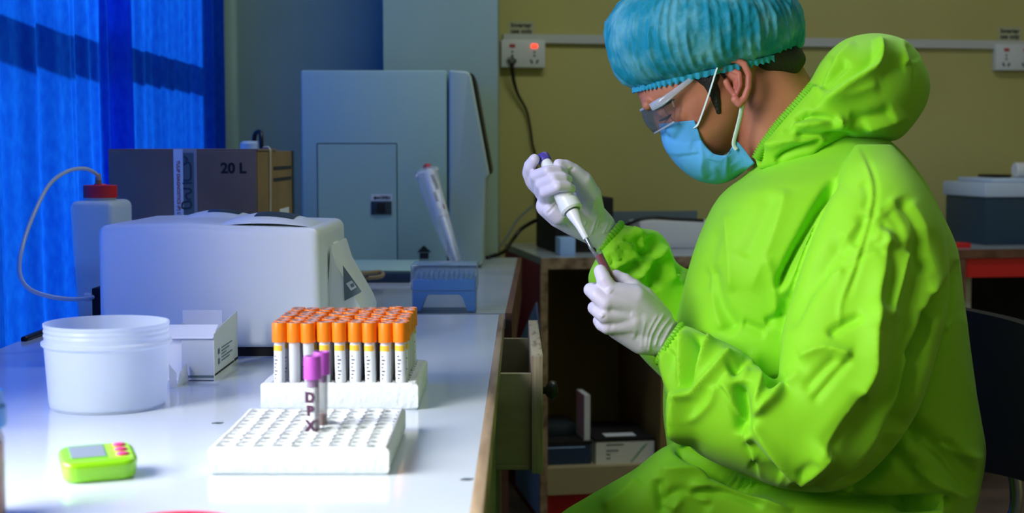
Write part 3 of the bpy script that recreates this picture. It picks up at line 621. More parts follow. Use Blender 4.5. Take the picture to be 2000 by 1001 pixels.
# ================================================================= foam racks and tubes
def foam(name, label, x0, y0, nx, ny, pitch, mx, my, h, r, wavy, depth):
    w = nx * pitch + 2 * mx; d = ny * pitch + 2 * my
    o = thing(name, label, 'rack', (x0 + w / 2, y0 + d / 2, TZ)); bm = BM(); S = 16
    ox, oy = -w / 2 + mx, -d / 2 + my
    def v(x, y, z): return bm.verts.new((x, y, z))
    for i in range(nx):
        for j in range(ny):
            cx, cy = ox + (i + .5) * pitch, oy + (j + .5) * pitch; ring = []; low = []; sq = []
            for k in range(S):
                a = 2 * PI * (k + .5) / S; ca_, sa = math.cos(a), math.sin(a); m = max(abs(ca_), abs(sa))
                ring.append(v(cx + r * ca_, cy + r * sa, h - .0012)); low.append(v(cx + r * .93 * ca_, cy + r * .93 * sa, h - depth))
                sq.append(v(cx + pitch / 2 * ca_ / m, cy + pitch / 2 * sa / m, h))
            for k in range(S):
                l = (k + 1) % S; bm.faces.new((sq[k], sq[l], ring[l], ring[k])); bm.faces.new((ring[k], ring[l], low[l], low[k]))
            bm.faces.new(low)
    # border strips and the block sides
    X = [-w / 2, ox, ox + nx * pitch, w / 2]; Y = [-d / 2, oy, oy + ny * pitch, d / 2]
    for i in range(3):
        for j in range(3):
            if i == 1 and j == 1: continue
            nn = 14 if i == 1 else 1; mm = 14 if j == 1 else 1
            for p in range(nn):
                for q_ in range(mm):
                    xa, xb = X[i] + (X[i + 1] - X[i]) * p / nn, X[i] + (X[i + 1] - X[i]) * (p + 1) / nn; ya, yb = Y[j] + (Y[j + 1] - Y[j]) * q_ / mm, Y[j] + (Y[j + 1] - Y[j]) * (q_ + 1) / mm
                    bm.faces.new((v(xa, ya, h), v(xb, ya, h), v(xb, yb, h), v(xa, yb, h)))
    N = 30; e = .0035
    loop = [(-w / 2 + w * k / N, -d / 2) for k in range(N)] + [(w / 2, -d / 2 + d * k / N) for k in range(N)] + [(w / 2 - w * k / N, d / 2) for k in range(N)] + [(-w / 2, d / 2 - d * k / N) for k in range(N)]
    lev = [(h, 0), (h - e * .4, e * .7), (h - e, e), (h * .5, e), (e, e), (e * .3, e * .6), (0, 0)]; rows = []
    for z, g in lev: rows.append([v(x * (1 + 2 * g / w), y * (1 + 2 * g / d), z) for x, y in loop])
    for a, b in zip(rows, rows[1:]):
        for k in range(len(loop)): bm.faces.new((a[k], b[k], b[(k + 1) % len(loop)], a[(k + 1) % len(loop)]))
    bm.faces.new(rows[-1][::-1])
    bmesh.ops.remove_doubles(bm, verts=bm.verts[:], dist=.0002)
    for q_ in bm.verts:
        if q_.co.z > .004:
            nz_ = noise.noise(Vector((q_.co.x * 40, q_.co.y * 40, q_.co.z * 40 + wavy))); n2 = noise.noise(Vector((q_.co.x * 120, q_.co.y * 120, wavy * 3)))
            q_.co.z += .0012 * nz_ * (wavy > 0) + .0004 * n2; q_.co.x += .0008 * n2 * wavy; q_.co.y += .0008 * nz_ * wavy
    obj('foam_block', bm, M['foam'], o, local=True, sm='auto', mod_angle=40)
    return o, x0 + mx, y0 + my
pf = PZ(415, 926, TZ)
foam('foam_rack', 'white foam tube rack nearest the camera, mostly empty, holding two purple tubes', pf.x, pf.y, 9, 11, .0172, .0015, .004, .025, .0066, 1., .018)
pr_ = PZ(516, 799, TZ)
_, gx, gy = foam('foam_rack', 'white foam tube rack holding the rows of orange-capped tubes', pr_.x, pr_.y, 9, 10, .0174, .008, .002, .031, .0066, .6, .02)
def make_tube(label, capm, lab, group, cap_parts=True):
    t = thing('blood_tube', label, 'test tube', (0, 0, 0), 0, group); r = .0063
    obj('glass_tube', lathe([(0, 0), (r * .7, .001), (r, .005), (r, .06), (r * .86, .06), (r * .86, .006), (0, .003)], n=20), M['rack_tube'], t, local=True, sm='auto')
    R2 = .0086
    c = obj('cap', lathe([(r * .9, .050), (R2 * .97, .050), (R2, .052), (R2, .0712), (R2 * .95, .0725), (R2 * .84, .0725), (R2 * .80, .070), (0, .070)], n=24), M[capm], t, local=True, sm='auto')
    obj('stopper', lathe([(R2 * .81, .0695), (R2 * .78, .0722), (R2 * .42, .0724), (R2 * .34, .0712), (0, .0712)], n=18), M['cap_core'], c, local=True, sm='auto')
    obj('dimple', lathe([(0, .0716), (R2 * .36, .0716), (R2 * .36, .0712), (0, .0712)], n=12), M['cap_hole'], c, local=True)
    return t
def wrap(r, a0, a1, z0, z1, n=12):
    bm = BM(); A = []; B = []
    for i in range(n + 1):
        a = a0 + (a1 - a0) * i / n; A.append(bm.verts.new((r * math.cos(a), r * math.sin(a), z0))); B.append(bm.verts.new((r * math.cos(a), r * math.sin(a), z1)))
    for i in range(n): bm.faces.new((A[i], A[i + 1], B[i + 1], B[i]))
    return bm
G = 'orange-capped tubes in the foam rack'
ordw = ['first', 'second', 'third', 'fourth', 'fifth', 'sixth', 'seventh', 'eighth', 'ninth', 'tenth']
proto = make_tube('x', 'orange_cap', True, G)
lb0 = obj('label', wrap(.0065, PI * 1.06, PI * 1.72, .004, .047), M['paper'], proto, local=True)
obj('yellow_band', wrap(.0066, PI * 1.06, PI * 1.72, .040, .0465), M['yellow_band'], lb0, local=True)
bm = BM()
for k in range(7):
    bmw = wrap(.0066, PI * 1.25, PI * (1.36 + .05 * (k % 3)), .008 + k * .0042, .0095 + k * .0042, 4); me_ = bpy.data.meshes.new('x'); bmw.to_mesh(me_); bm.from_mesh(me_); bmw.free()
obj('print', bm, M['ink'], lb0, local=True)
bare = make_tube('x', 'orange_cap', False, G)
NX, NY = 9, 10; used = {id(proto): False, id(bare): False}
turn = [.15, .5, 0, .55, .62, .35, .45, .3, .5]
for j in range(NY):
    for i in range(NX):
        plain = (j == 0 and i in (1, 2)) or (j > 0 and (i * 7 + j * 5) % 4 == 0)
        src = bare if plain else proto
        c = src if not used[id(src)] else copy_tree(src); used[id(src)] = True
        jit = lambda s: random.uniform(-s, s)
        c.location = (gx + (i + .5) * .0174 + jit(.0005), gy + (j + .5) * .0174 + jit(.0006), TZ + .031 - .0185 + jit(.001) + .0135)
        c.rotation_euler = (jit(.02), jit(.03), (turn[i] - .25 if j == 0 else jit(1.2)))
        side = f'{ordw[i]} from the left' if i < 5 else (f'{ordw[8 - i]} from the right' if i < 8 else 'at the right end')
        if i == 0: side = 'at the left end'
        row = 'front row' if j == 0 else ('rearmost row' if j == NY - 1 else f'{ordw[j]} row from the front')
        c['label'] = f'orange-capped tube {side} of the {row}'
# purple tubes
def purple(px, py, label, lettered, tilt):
    c = PZ(px, py, TZ + .0245); t = thing('blood_tube', label, 'test tube', c, 0, 'purple-capped tubes in the front foam rack'); r = .0062
    g = obj('glass_tube', lathe([(0, -.012), (r * .7, -.011), (r, -.007), (r, .062), (r * .86, .062), (r * .86, -.006), (0, -.009)], n=20), M['tube_plastic'], t, local=True, sm='auto')
    obj('blood_film', lathe([(0, -.0085), (r * .8, -.0075), (r * .84, .004), (r * .84, .010), (0, .010)], n=20), M['plasma'], g, local=True, sm='auto')
    R2 = .0087
    cp = obj('cap', lathe([(r * .8, .042), (r * .84, .0495), (R2 * .96, .0495), (R2, .051), (R2 * .97, .0705), (R2 * .92, .072), (R2 * .66, .072), (R2 * .6, .068), (0, .068)], n=28), M['purple_cap'], t, local=True, sm='auto')
    obj('stopper', lathe([(R2 * .6, .068), (R2 * .5, .071), (R2 * .25, .071), (0, .069)], n=18), M['cap_core'], cp, local=True, sm='auto')
    if lettered:
        lb = obj('label', wrap(.0064, PI * 1.15, PI * 1.62, -.002, .041), M['paper'], t, local=True)
        for s, z in (('D', .032), ('P', .019), ('X', .0045)):
            a = PI * 1.385; lettering('hand_letter', s, .0135, WM[t] @ frame((.0067 * math.cos(a), .0067 * math.sin(a), z), (-math.sin(a), math.cos(a), 0), (0, 0, 1)), M['violet_ink'], lb, bold=.0008)
    else:
        obj('red_streak', wrap(.0058, PI * 1.3, PI * 1.4, .012, .045, 4), M['blood'], t, local=True)
    t.rotation_euler = (0, tilt, 0)
purple(613, 838, 'purple-capped tube with handwritten white label in the near foam rack', True, -.012)
purple(628, 827, 'purple-capped clear tube close behind the handwritten one in the near rack', False, .01)
# ================================================================= timer, bottle at left, red lid, scraps
tm = thing('kitchen_timer', 'lime green digital timer with grey display and pink buttons', 'timer', PZ(192, 930, TZ), 23 * PI / 180)
def wedge(w, d, z0, zf, zb, inset=0.):
    return [(-w / 2 + inset, -d / 2 + inset, zf), (w / 2 - inset, -d / 2 + inset, zf), (w / 2 - inset, d / 2 - inset, zb), (-w / 2 + inset, d / 2 - inset, zb)]
W_, D_ = .068, .052
bm = BM(); tv = [bm.verts.new(p) for p in wedge(W_, D_, 0, .018, .026)]; bv = [bm.verts.new((x * .92, y * .92, 0)) for x, y, z in wedge(W_, D_, 0, 0, 0)]
bm.faces.new(tv); bm.faces.new(bv[::-1])
for k in range(4): bm.faces.new((bv[k], bv[(k + 1) % 4], tv[(k + 1) % 4], tv[k]))
bmesh.ops.recalc_face_normals(bm, faces=bm.faces[:])
bmesh.ops.bevel(bm, geom=[e for e in bm.edges if abs(e.verts[0].co.z - e.verts[1].co.z) > .012], offset=.014, segments=6, affect='EDGES', profile=.5)
obj('case', bm, M['timer_green'], tm, local=True, bevel=.0045, seg=4, mod_angle=80)
def tz(y): return .022 + .008 * y / D_
def tplate(x0, x1, y0, y1, up, th): return prism([(x0, y0, tz(y0) + up), (x1, y0, tz(y0) + up), (x1, y1, tz(y1) + up), (x0, y1, tz(y1) + up)], (0, 0, th))
obj('face_plate', tplate(.008, .029, -.018, .02, -.0002, .0007), M['timer_face'], tm, local=True)
obj('bezel', tplate(-.0265, .008, -.014, .0185, -.0002, .0008), M['timer_green'], tm, local=True)
obj('display', tplate(-.024, .006, -.012, .0165, .0004, .0008), M['lcd'], tm, local=True, label='grey display window')
for y in (-.010, .002, .014):
    obj('button', lathe([(0, 0), (.0052, 0), (.0048, .0018), (.003, .0026), (0, .0028)], Matrix.Translation((.0205, y, tz(y))), n=20, sx=1.15, sy=.8), M['pink'], tm, local=True, sm=True, label='pink button')
bm = BM()
for y in (-.012, -.006, .006): add_box(bm, .0105, .0125, y, y + .003, tz(y) + .0006, tz(y) + .0008)
obj('marks', bm, M['timer_green'], tm, local=True)
bt = thing('specimen_bottle', 'clear bottle with bright blue cap cut off by the left edge', 'bottle', (PZ(-45, 1010, TZ).x, PZ(-45, 1010, TZ).y, TZ))
bz = U(-40, 755, 1.14).z - TZ
obj('bottle_body', lathe([(0, 0), (.021, 0), (.0225, .003), (.0225, bz - .04), (.018, bz - .026), (.017, bz - .02), (0, bz - .02)], n=32), M['tube_plastic'], bt, local=True, sm='auto')
obj('contents', lathe([(0, .002), (.0205, .002), (.0215, .006), (.0215, .06), (0, .06)], n=32), M['plasma'], bt, local=True, sm='auto')
obj('cap', lathe([(.0235, bz - .030), (.0245, bz - .028), (.0245, bz - .014), (.022, bz - .012), (.022, bz - .001), (.02, bz), (0, bz)], n=32), M['blue_cap'], bt, local=True, sm='auto', label='bright blue cap')
rl = PZ(338, 1062, TZ)
solo('red_dish', lathe([(0, .010), (.050, .010), (.053, .012), (.056, .010), (.057, .002), (.055, 0), (0, 0)], Matrix.Translation((rl.x, rl.y, TZ)), n=64), M['red_lid'], 'round red dish at the bottom edge of the photo', 'dish', sm='auto')
for px, py, lab, r in ((425, 826, 'tiny dark scrap on the desk left of the near foam rack', .5), (912, 936, 'tiny dark scrap by the wooden desk edge', .2)):
    c = PZ(px, py, TZ); solo('paper_scrap', prism([(c.x - .006, c.y - .002, TZ), (c.x + .002, c.y - .003, TZ), (c.x + .006, c.y + .002, TZ), (c.x - .002, c.y + .003, TZ)], (0, 0, .0008)), M['dark_panel'], lab, 'scrap')
# ================================================================= tip box and bagged pipette
tb_ = thing('tip_box', 'clear and blue pipette tip box at the far right end of the white desk', 'tip box', (U(867, 600, 2.62).x, 2.63, TZ))
Y0 = 2.577; x0, x1, z0, z1 = pan(802, 517, 932, 611, Y0); z0 = TZ; zm = U(860, 568, Y0).z; zq = U(860, 547, Y0).z
obj('lid', box(x0, x1, Y0, Y0 + .10, zm, z1), M['tip_clear'], tb_, bevel=.003, label='clear hinged lid')
bs = obj('base', box(x0 + .002, x1 - .002, Y0 + .001, Y0 + .099, z0, zm), M['tip_clear'], tb_, bevel=.002)
w = x1 - x0
obj('blue_insert', prism([(x0 + .004, Y0 + .004, z0 + .003), (x0 + .018, Y0 + .004, z0 + .003), (x0 + .027, Y0 + .004, zm - .012), (x0 + .033, Y0 + .004, zm - .007), (x1 - .033, Y0 + .004, zm - .007), (x1 - .027, Y0 + .004, zm - .012), (x1 - .018, Y0 + .004, z0 + .003), (x1 - .004, Y0 + .004, z0 + .003), (x1 - .004, Y0 + .004, zm), (x0 + .004, Y0 + .004, zm)], (0, .09, 0)), M['tip_blue'], bs, label='blue rack insert')
obj('blue_tray', box(x0 + .004, x1 - .004, Y0 + .004, Y0 + .094, zm, zq), M['tip_blue'], tb_, bevel=.001)
bm = BM()
for i in range(12):
    for j in range(8): add_lathe(bm, [(.0032, 0), (.0036, .012), (.0028, .013), (0, .008)], Matrix.Translation((x0 + .010 + i * (w - .02) / 11, Y0 + .012 + j * .0105, zq)), n=8)
tp = obj('pipette_tips', bm, M['tip_clear'], tb_, sm='auto'); tp['kind'] = 'stuff'
# bagged pipette leaning on the analyser
A = Vector((U(893, 560, 3.36).x, 3.36, TZ + .03)); B = Vector((U(835, 325, 3.55).x, 3.535, U(835, 325, 3.53).z))
ax = (B - A).normalized(); Ln = (B - A).length; side = Vector((1, 0, 0)); side = (side - ax * side.dot(ax)).normalized(); fr_ = side.cross(ax)
PM = Matrix(((side.x, -fr_.x, ax.x, A.x), (side.y, -fr_.y, ax.y, A.y), (side.z, -fr_.z, ax.z, A.z), (0, 0, 0, 1)))
bp = thing('bagged_pipette', 'white pipette with red button in a clear plastic bag, leaning on the analyser', 'pipette', A)
h_ = obj('handle', lathe([(0, Ln * .46), (.012, Ln * .46), (.0155, Ln * .475), (.0155, Ln * .83), (.0145, Ln * .93), (.011, Ln * .955), (0, Ln * .955)], PM, n=28, sx=1., sy=.8), M['pip_white'], bp, sm='auto')
obj('shaft', lathe([(0, .0), (.0028, 0), (.005, Ln * .2), (.0075, Ln * .46), (0, Ln * .47)], PM, n=20), M['pip_white'], bp, sm='auto')
obj('ejector_rod', tube([PM @ Vector((.0105, 0, Ln * .47)), PM @ Vector((.0105, -.002, Ln * .36)), PM @ Vector((.006, -.004, Ln * .2))], .002, n=8), M['pip_white'], bp, sm=True)
obj('button', lathe([(0, Ln * .95), (.007, Ln * .95), (.007, Ln * .97), (.0105, Ln * .975), (.0105, Ln * 1.0), (.009, Ln * 1.01), (0, Ln * 1.01)], PM, n=24), M['pip_red'], bp, sm='auto', label='red plunger button')
obj('finger_hook', prism([PM @ Vector(p) for p in ((-.034, -.006, Ln * .90), (-.036, -.006, Ln * .915), (-.028, -.006, Ln * .945), (.0, -.006, Ln * .955), (.026, -.006, Ln * .935), (.026, -.006, Ln * .93), (0, -.006, Ln * .94), (-.026, -.006, Ln * .93))], PM.to_3x3() @ Vector((0, .012, 0))), M['pip_white'], bp, bevel=.001)
rM = PM.to_3x3()
def on(px_, z, off=-.0135): return PM @ Vector((px_, off, z))
lettering('side_word', 'FLEXiPET', .0115, frame(on(.006, Ln * .80), rM @ Vector((0, 0, 1)), rM @ Vector((-1, 0, 0))), M['black_ink'], h_, bold=.0006) 
obj('volume_window', prism([on(-.0055, Ln * .60, -.0128), on(.0005, Ln * .60, -.0128), on(.0005, Ln * .70, -.0128), on(-.0055, Ln * .70, -.0128)], rM @ Vector((0, -.0009, 0))), M['black_ink'], h_)
obj('range_mark', prism([on(.0075, Ln * .51, -.0125), on(.0095, Ln * .51, -.0125), on(.0095, Ln * .56, -.0125), on(.0075, Ln * .56, -.0125)], rM @ Vector((0, -.001, 0))), M['red_ink'], h_)
bgr = []
for t, wl, wr, hd in ((.0, .014, .012, .006), (.15, .02, .013, .010), (.45, .027, .016, .015), (.75, .034, .019, .018), (.9, .034, .022, .017), (.965, .031, .027, .012)):
    bgr.append([PM @ Vector((-wl if math.cos(a) < 0 and False else (-(wl - wr) / 2 + (wl + wr) / 2 * math.cos(a)), hd * math.sin(a), Ln * t)) for a in np.linspace(0, 2 * PI, 28, endpoint=False)])
bm = BM(); rows = [[bm.verts.new(p + Vector((noise.noise(p * 60), 0, noise.noise(p * 70 + Vector((5, 5, 5))))) * .0012) for p in r_] for r_ in bgr]
for a, b in zip(rows, rows[1:]):
    for k in range(28): bm.faces.new((a[k], a[(k + 1) % 28], b[(k + 1) % 28], b[k]))
bm.faces.new(rows[0][::-1])
obj('plastic_bag', bm, M['bag'], bp, sm=True, label='clear plastic bag')
c = U(890, 478, 3.38)
solo('bag_strip', prism([c + Vector((-.012, 0, -.008)), c + Vector((.022, 0, .008)), c + Vector((.022, 0, .0105)), c + Vector((-.012, 0, -.004))], (0, .001, 0)), M['bag'], 'thin clear strip sticking out of the plastic bag', 'strip') if False else None
# ================================================================= the seated person
mk('skin', '#b8785a', .5, spec=.35, col2='#a3664c', nscale=18, sss=.12, bump=.05, bscale=200)
mk('ear_skin', '#c07864', .45, spec=.4, col2='#a8604e', nscale=25, sss=.2)
mk('hair', '#14100f', .6, bump=.6, bscale=300, stretch=(1, 1, 1))
mk('suit', '#90dc24', .62, spec=.22, sheen=.12, col2='#88d51d', nscale=3, bump=.04, bscale=500)
mk('suit_trim', '#76c41c', .5, bump=.2, bscale=200)
mk('glove', '#ddd8e6', .42, spec=.4, col2='#d5d0e0', nscale=20, bump=.05, bscale=150, sss=.05)
mk('mask_blue', '#5fb9ec', .75, col2='#56aee6', nscale=20, trans=.15, bump=.08, bscale=400)
mk('mask_loop', '#cfe6dc', .7); mk('cap_blue', '#1b9fb8', .6, spec=.3, col2='#7dd0da', nscale=24, trans=.3, clear=.06, bump=.25, bscale=220, contrast=(.42, .72))
mk('cap_band', '#2fb2d6', .65, trans=.2); mk('goggle', '#8fa4b4', .05, spec=.7, clear=.92, dark=.35); mk('goggle_rim', '#c0ccd8', .08, spec=.8, clear=.55)
mk('pip_body', '#e6ece6', .3); mk('violet', '#4b3fa0', .4); mk('lash', '#1a1210', .8)
YC = 2.17                                                         # the person's mid plane
man = thing('person', 'seated person in lime green hooded coverall, blue bouffant cap, mask and gloves, pipetting', 'person', (.50, 2.15, 0))
# ---- head profile --------------------------------------------------------
HA = np.array((.5, .866)); HN = np.array((-.866, .5)); HO = np.array((1262., 205.))
def hp_(t, f): return HO + HA * t + HN * f
head_rows = [(-150, -90, 150, .030), (-128, -40, 215, .055), (-80, -8, 262, .072), (-30, 3, 280, .077), (-5, 6, 280, .078), (12, 2, 276, .077), (32, -8, 266, .075), (60, -3, 240, .0715), (90, 3, 205, .066), (112, 5, 178, .060), (132, 3, 150, .050), (150, -8, 120, .038), (160, -35, 95, .022)]
rings = []
for t, f, b, w in head_rows:
    p, q = hp_(t, f), hp_(t, -b); rings.append((p[0], p[1], q[0], q[1], YC, w, 2.35))
head = loft(rings, 60, 64)
neck = loft([(1415, 150, 1545, 75, YC, .055, 2.2), (1420, 220, 1572, 135, YC, .060, 2.2), (1440, 290, 1615, 195, YC, .064, 2.2), (1465, 345, 1680, 260, YC, .072, 2.2), (1480, 400, 1730, 320, YC, .09, 2.2)], 30, 48)
nose = chain([(hp_(22, -2), YC, 9), (hp_(45, 14), YC, 12), (hp_(62, 24), YC, 14), (hp_(72, 10), YC, 13)][:0]) if False else []
def hv(t, f, dy=0.): p = hp_(t, f); return U(p[0], p[1], YC + dy)
nose = chain([(hv(18, -10), .006), (hv(38, -8), .008), (hv(56, -8), .010), (hv(74, -8), .010)])
brow = chain([(hv(2, -2, -.045), .008), (hv(0, -4, -.02), .010), (hv(0, -4, .02), .010), (hv(2, -2, .045), .008)])
cheek = chain([(hv(52, -50, -.050), .016), (hv(66, -28, -.040), .016)]) + chain([(hv(52, -50, .050), .016), (hv(66, -28, .040), .016)])
lids = chain([(hv(26, -26, -.036), .0115), (hv(27, -24, -.028), .0115)]) + chain([(hv(26, -26, .036), .0115), (hv(27, -24, .028), .0115)])
lips = chain([(hv(98, -10, -.015), .007), (hv(98, -6, 0), .008), (hv(98, -10, .015), .007)])
# ---- hands (shared by gloves and by the body inside them) ----------------
def zr_(x, y, Y): return U(1010 + x / 4.995, 290 + y / 4.995, Y)
def zl_(x, y, Y): return U(1120 + x / 4.17, 470 + y / 4.17, Y)
def right_hand(k=1.):
    P = []
    def ch(*p): P.extend(chain([(zr_(x, y, Y), r * k) for x, y, Y, r in p]))
    ch((145, 320, 2.095, .0105), (112, 235, 2.085, .0098), (125, 165, 2.072, .0092), (168, 104, 2.062, .0080))           # index over the plunger
    ch((200, 360, 2.095, .0112), (180, 262, 2.060, .0090), (300, 218, 2.034, .0084), (400, 214, 2.040, .0078), (452, 232, 2.056, .0070))
    ch((240, 430, 2.095, .0112), (235, 345, 2.052, .0090), (355, 292, 2.027, .0086), (450, 284, 2.034, .0080), (495, 300, 2.050, .0070))
    ch((285, 520, 2.095, .0115), (275, 420, 2.046, .0092), (395, 368, 2.021, .0086), (490, 372, 2.030, .0078), (530, 390, 2.046, .0068))
    ch((170, 340, 2.11, .012), (330, 430, 2.125, .020), (620, 640, 2.14, .024), (800, 800, 2.15, .0255))
    ch((290, 560, 2.09, .0165), (420, 640, 2.10, .021), (620, 740, 2.125, .0225), (800, 815, 2.148, .024), (930, 890, 2.165, .025))
    ch((330, 600, 2.075, .0125), (400, 640, 2.08, .016)); ch((640, 560, 2.125, .022), (800, 760, 2.15, .025))
    ch((740, 640, 2.13, .019), (700, 450, 2.10, .0185), (640, 310, 2.085, .0145), (545, 215, 2.075, .0112), (470, 170, 2.068, .0098), (405, 152, 2.060, .0082))
    return P
def left_hand(k=1.):
    P = []
    def ch(*p): P.extend(chain([(zl_(x, y, Y), r * k) for x, y, Y, r in p]))
    ch((300, 410, 1.945, .0135), (250, 320, 1.946, .0112), (218, 245, 1.953, .0094), (262, 290, 1.975, .0078), (310, 330, 1.984, .0070))
    ch((262, 500, 1.938, .0130), (190, 440, 1.942, .0112), (140, 398, 1.953, .0102), (185, 385, 1.985, .0085), (260, 400, 1.995, .0075))
    ch((255, 600, 1.940, .0130), (205, 570, 1.946, .0108), (168, 545, 1.960, .0096), (220, 520, 1.992, .0082), (290, 520, 2.0, .0075))
    ch((275, 690, 1.948, .0125), (232, 680, 1.955, .0098), (205, 650, 1.968, .0086), (250, 610, 1.994, .0078))
    for x, y, Y, r in ((300, 410, 1.945, .0135), (275, 500, 1.940, .0138), (270, 600, 1.942, .0138), (285, 690, 1.950, .0130)):
        ch((x, y, Y, r), (x + 190, y + (560 - y) * .35, 1.958, .0195), (700, 740 + (y - 560) * .28, 1.985, .0235))
    ch((400, 500, 1.965, .022), (520, 640, 1.968, .0255), (700, 745, 1.985, .0262), (860, 850, 2.0, .0262))
    ch((380, 690, 1.965, .021), (560, 790, 1.975, .0235), (700, 800, 1.985, .0245))
    ch((690, 640, 1.995, .0215), (560, 470, 1.985, .0185), (480, 385, 1.978, .0142), (415, 325, 1.978, .0112), (345, 280, 1.980, .0085))
    return P
gr = remesh(*join(right_hand()), .0016, 9); gl = remesh(*join(left_hand()), .0016, 14)
def G5(pts): return [(1010 + x / 4.995, 290 + y / 4.995) for x, y in pts]
def G4(pts): return [(1120 + x / 4.17, 470 + y / 4.17) for x, y in pts]
sculpt(gr, [('g', -1.6, 3, G5([(255, 575), (310, 545), (370, 500)])), ('g', -1.6, 2.5, G5([(290, 640), (330, 600), (380, 540)])), ('r', 1.3, 2.2, G5([(715, 850), (760, 720), (790, 630)])), ('r', 1.3, 2.2, G5([(835, 840), (880, 740), (895, 650)])),
            ('r', 1.2, 2, G5([(620, 800), (660, 740), (675, 700)])), ('r', 1.0, 2, G5([(860, 830), (905, 760), (925, 690)])), ('r', 1, 2, G5([(730, 600), (745, 540), (760, 480)])), ('g', -1.5, 3, G5([(480, 250), (520, 215), (560, 185)])), ('r', 1., 2, G5([(770, 780), (800, 700), (815, 640)]))])
sculpt(gl, [('r', 1.7, 2.4, G4([(610, 920), (640, 760), (745, 580)])), ('r', 1.1, 2, G4([(590, 880), (610, 740), (690, 590)])), ('r', 1.5, 2.4, G4([(660, 870), (700, 750), (800, 610)])), ('r', 1.5, 2.4, G4([(705, 870), (760, 760), (830, 640)])),
            ('r', .8, 2, G4([(555, 880), (560, 780), (590, 640)])), ('g', 1.8, 9, G4([(300, 700), (420, 740), (520, 770)])), ('g', -1.2, 6, G4([(270, 560), (400, 590), (480, 600)])), ('g', 2.0, 5, G4([(225, 590), (232, 605), (245, 620)])), ('g', 1.5, 6, G4([(280, 380), (290, 400), (310, 420)]))])
# ---- body: one continuous surface under the clothes ----------------------
body = [head, neck] + nose + brow + cheek + lids + lips
Sn, Sf = Vector((.535, 2.07, .955)), Vector((.535, 2.26, .955)); En, Ef = U(1610, 860, 1.93), U(1470, 730, 2.30)
Wn, Wf = zl_(860, 850, 2.0), zr_(930, 890, 2.165)
pel = Vector((.575, 2.16, .56)); che = Vector((.53, 2.17, .87))
body += chain([(U(1560, 280, YC), .058), (che, .10), (Vector((.54, 2.17, .70)), .10), (pel, .078)]) + chain([(Sn, .044), (che, .10), (Sf, .044)])
body += chain([(Sn, .042), (En, .035), (Wn, .024)]) + chain([(Sf, .042), (Ef, .026), (Wf, .024)]) + left_hand(.86) + right_hand(.86)
for y, s in ((2.07, -1), (2.26, 1)):
    kn = Vector((.095 if s < 0 else .15, y + s * .03, .445 if s < 0 else .39)); body += chain([(Vector((.59, y, .49 if s < 0 else .465)), .050), (kn, .045), (Vector((.10, y + s * .03, .28)), .042), (Vector((.12, y + s * .03, .09)), .032), (Vector((.09, y + s * .03, .055)), .034), (Vector((-.01, y + s * .035, .035)), .026)])
bmsh = remesh(*join(body), .0027, 5)
# ear, pressed into the body after remeshing as part of the same mesh
ec = (1434, 158)
def ept(x, y, d): return U(ec[0] + x, ec[1] + y, YC - .074 - d)
earV = []
rim = [(-26, -26), (-14, -40), (4, -42), (20, -32), (29, -12), (28, 12), (20, 34), (10, 44), (2, 36)]
ear = chain([(ept(x, y, .010 + .006 * min(1, i / 3)), .0052 if i < 7 else .0062) for i, (x, y) in enumerate(rim)])
ear += chain([(ept(-8, -22, .006), .0045), (ept(10, -14, .010), .0045), (ept(12, 8, .010), .0045), (ept(6, 24, .007), .004)])     # antihelix
ear += chain([(ept(-16, 2, .004), .005), (ept(-10, 14, .005), .0045), (ept(0, 26, .006), .0045), (ept(6, 38, .008), .006)])         # tragus, lobe
ear += chain([(ept(-12, -20, .0), .008), (ept(10, -6, .002), .010), (ept(8, 22, .001), .008)])
em = remesh(*join(ear), .0011, 5)
bo_ = link_mesh('body', bmsh, M['skin'], man)
link_mesh('ear', em, M['ear_skin'], bo_)
link_mesh('glove', gr, M['glove'], man, label='white glove holding the pipette'); link_mesh('glove', gl, M['glove'], man, label='white glove holding the tube')
from mathutils.bvhtree import BVHTree
bvh = BVHTree.FromPolygons([WM[man] @ v.co for v in bmsh.vertices], [tuple(p.vertices) for p in bmsh.polygons])
def skinY(px, py):
    d = Vector(ray(px, py)).normalized(); h = bvh.ray_cast(Vector((0, 0, CZ)) + d * 1.6, d)
    return h[0].y if h[0] is not None else 9.
# eye line, brow hair, side hair
def onface(pts, r, m, name, par, off=.0): obj(name, tube([U(a, b, y) for a, b, y in pts], r, n=8, sub=20), m, par, sm=True)
onface([(1288, 236, YC - .040), (1300, 231, YC - .0475), (1312, 223, YC - .053)], [.0012, .002, .0012], M['lash'], 'eyelashes', bo_)
onface([(1268, 214, YC - .030), (1284, 209, YC - .046), (1304, 199, YC - .058), (1320, 192, YC - .064)], [.002, .0034, .0034, .0015], M['hair'], 'eyebrow', bo_)
hairp = []
hV, hF = loft([(lambda p, q: (p[0], p[1], q[0], q[1], YC, w + .003, 2.35))(hp_(t, f - 96 if t > -20 else f), hp_(t, -b - 8)) for t, f, b, w in [r for r in head_rows if -130 <= r[0] <= 40]], 40, 72)
hm = to_mesh(hV, hF, 'hair'); 
V = get_v(hm); px, py = proj(V)
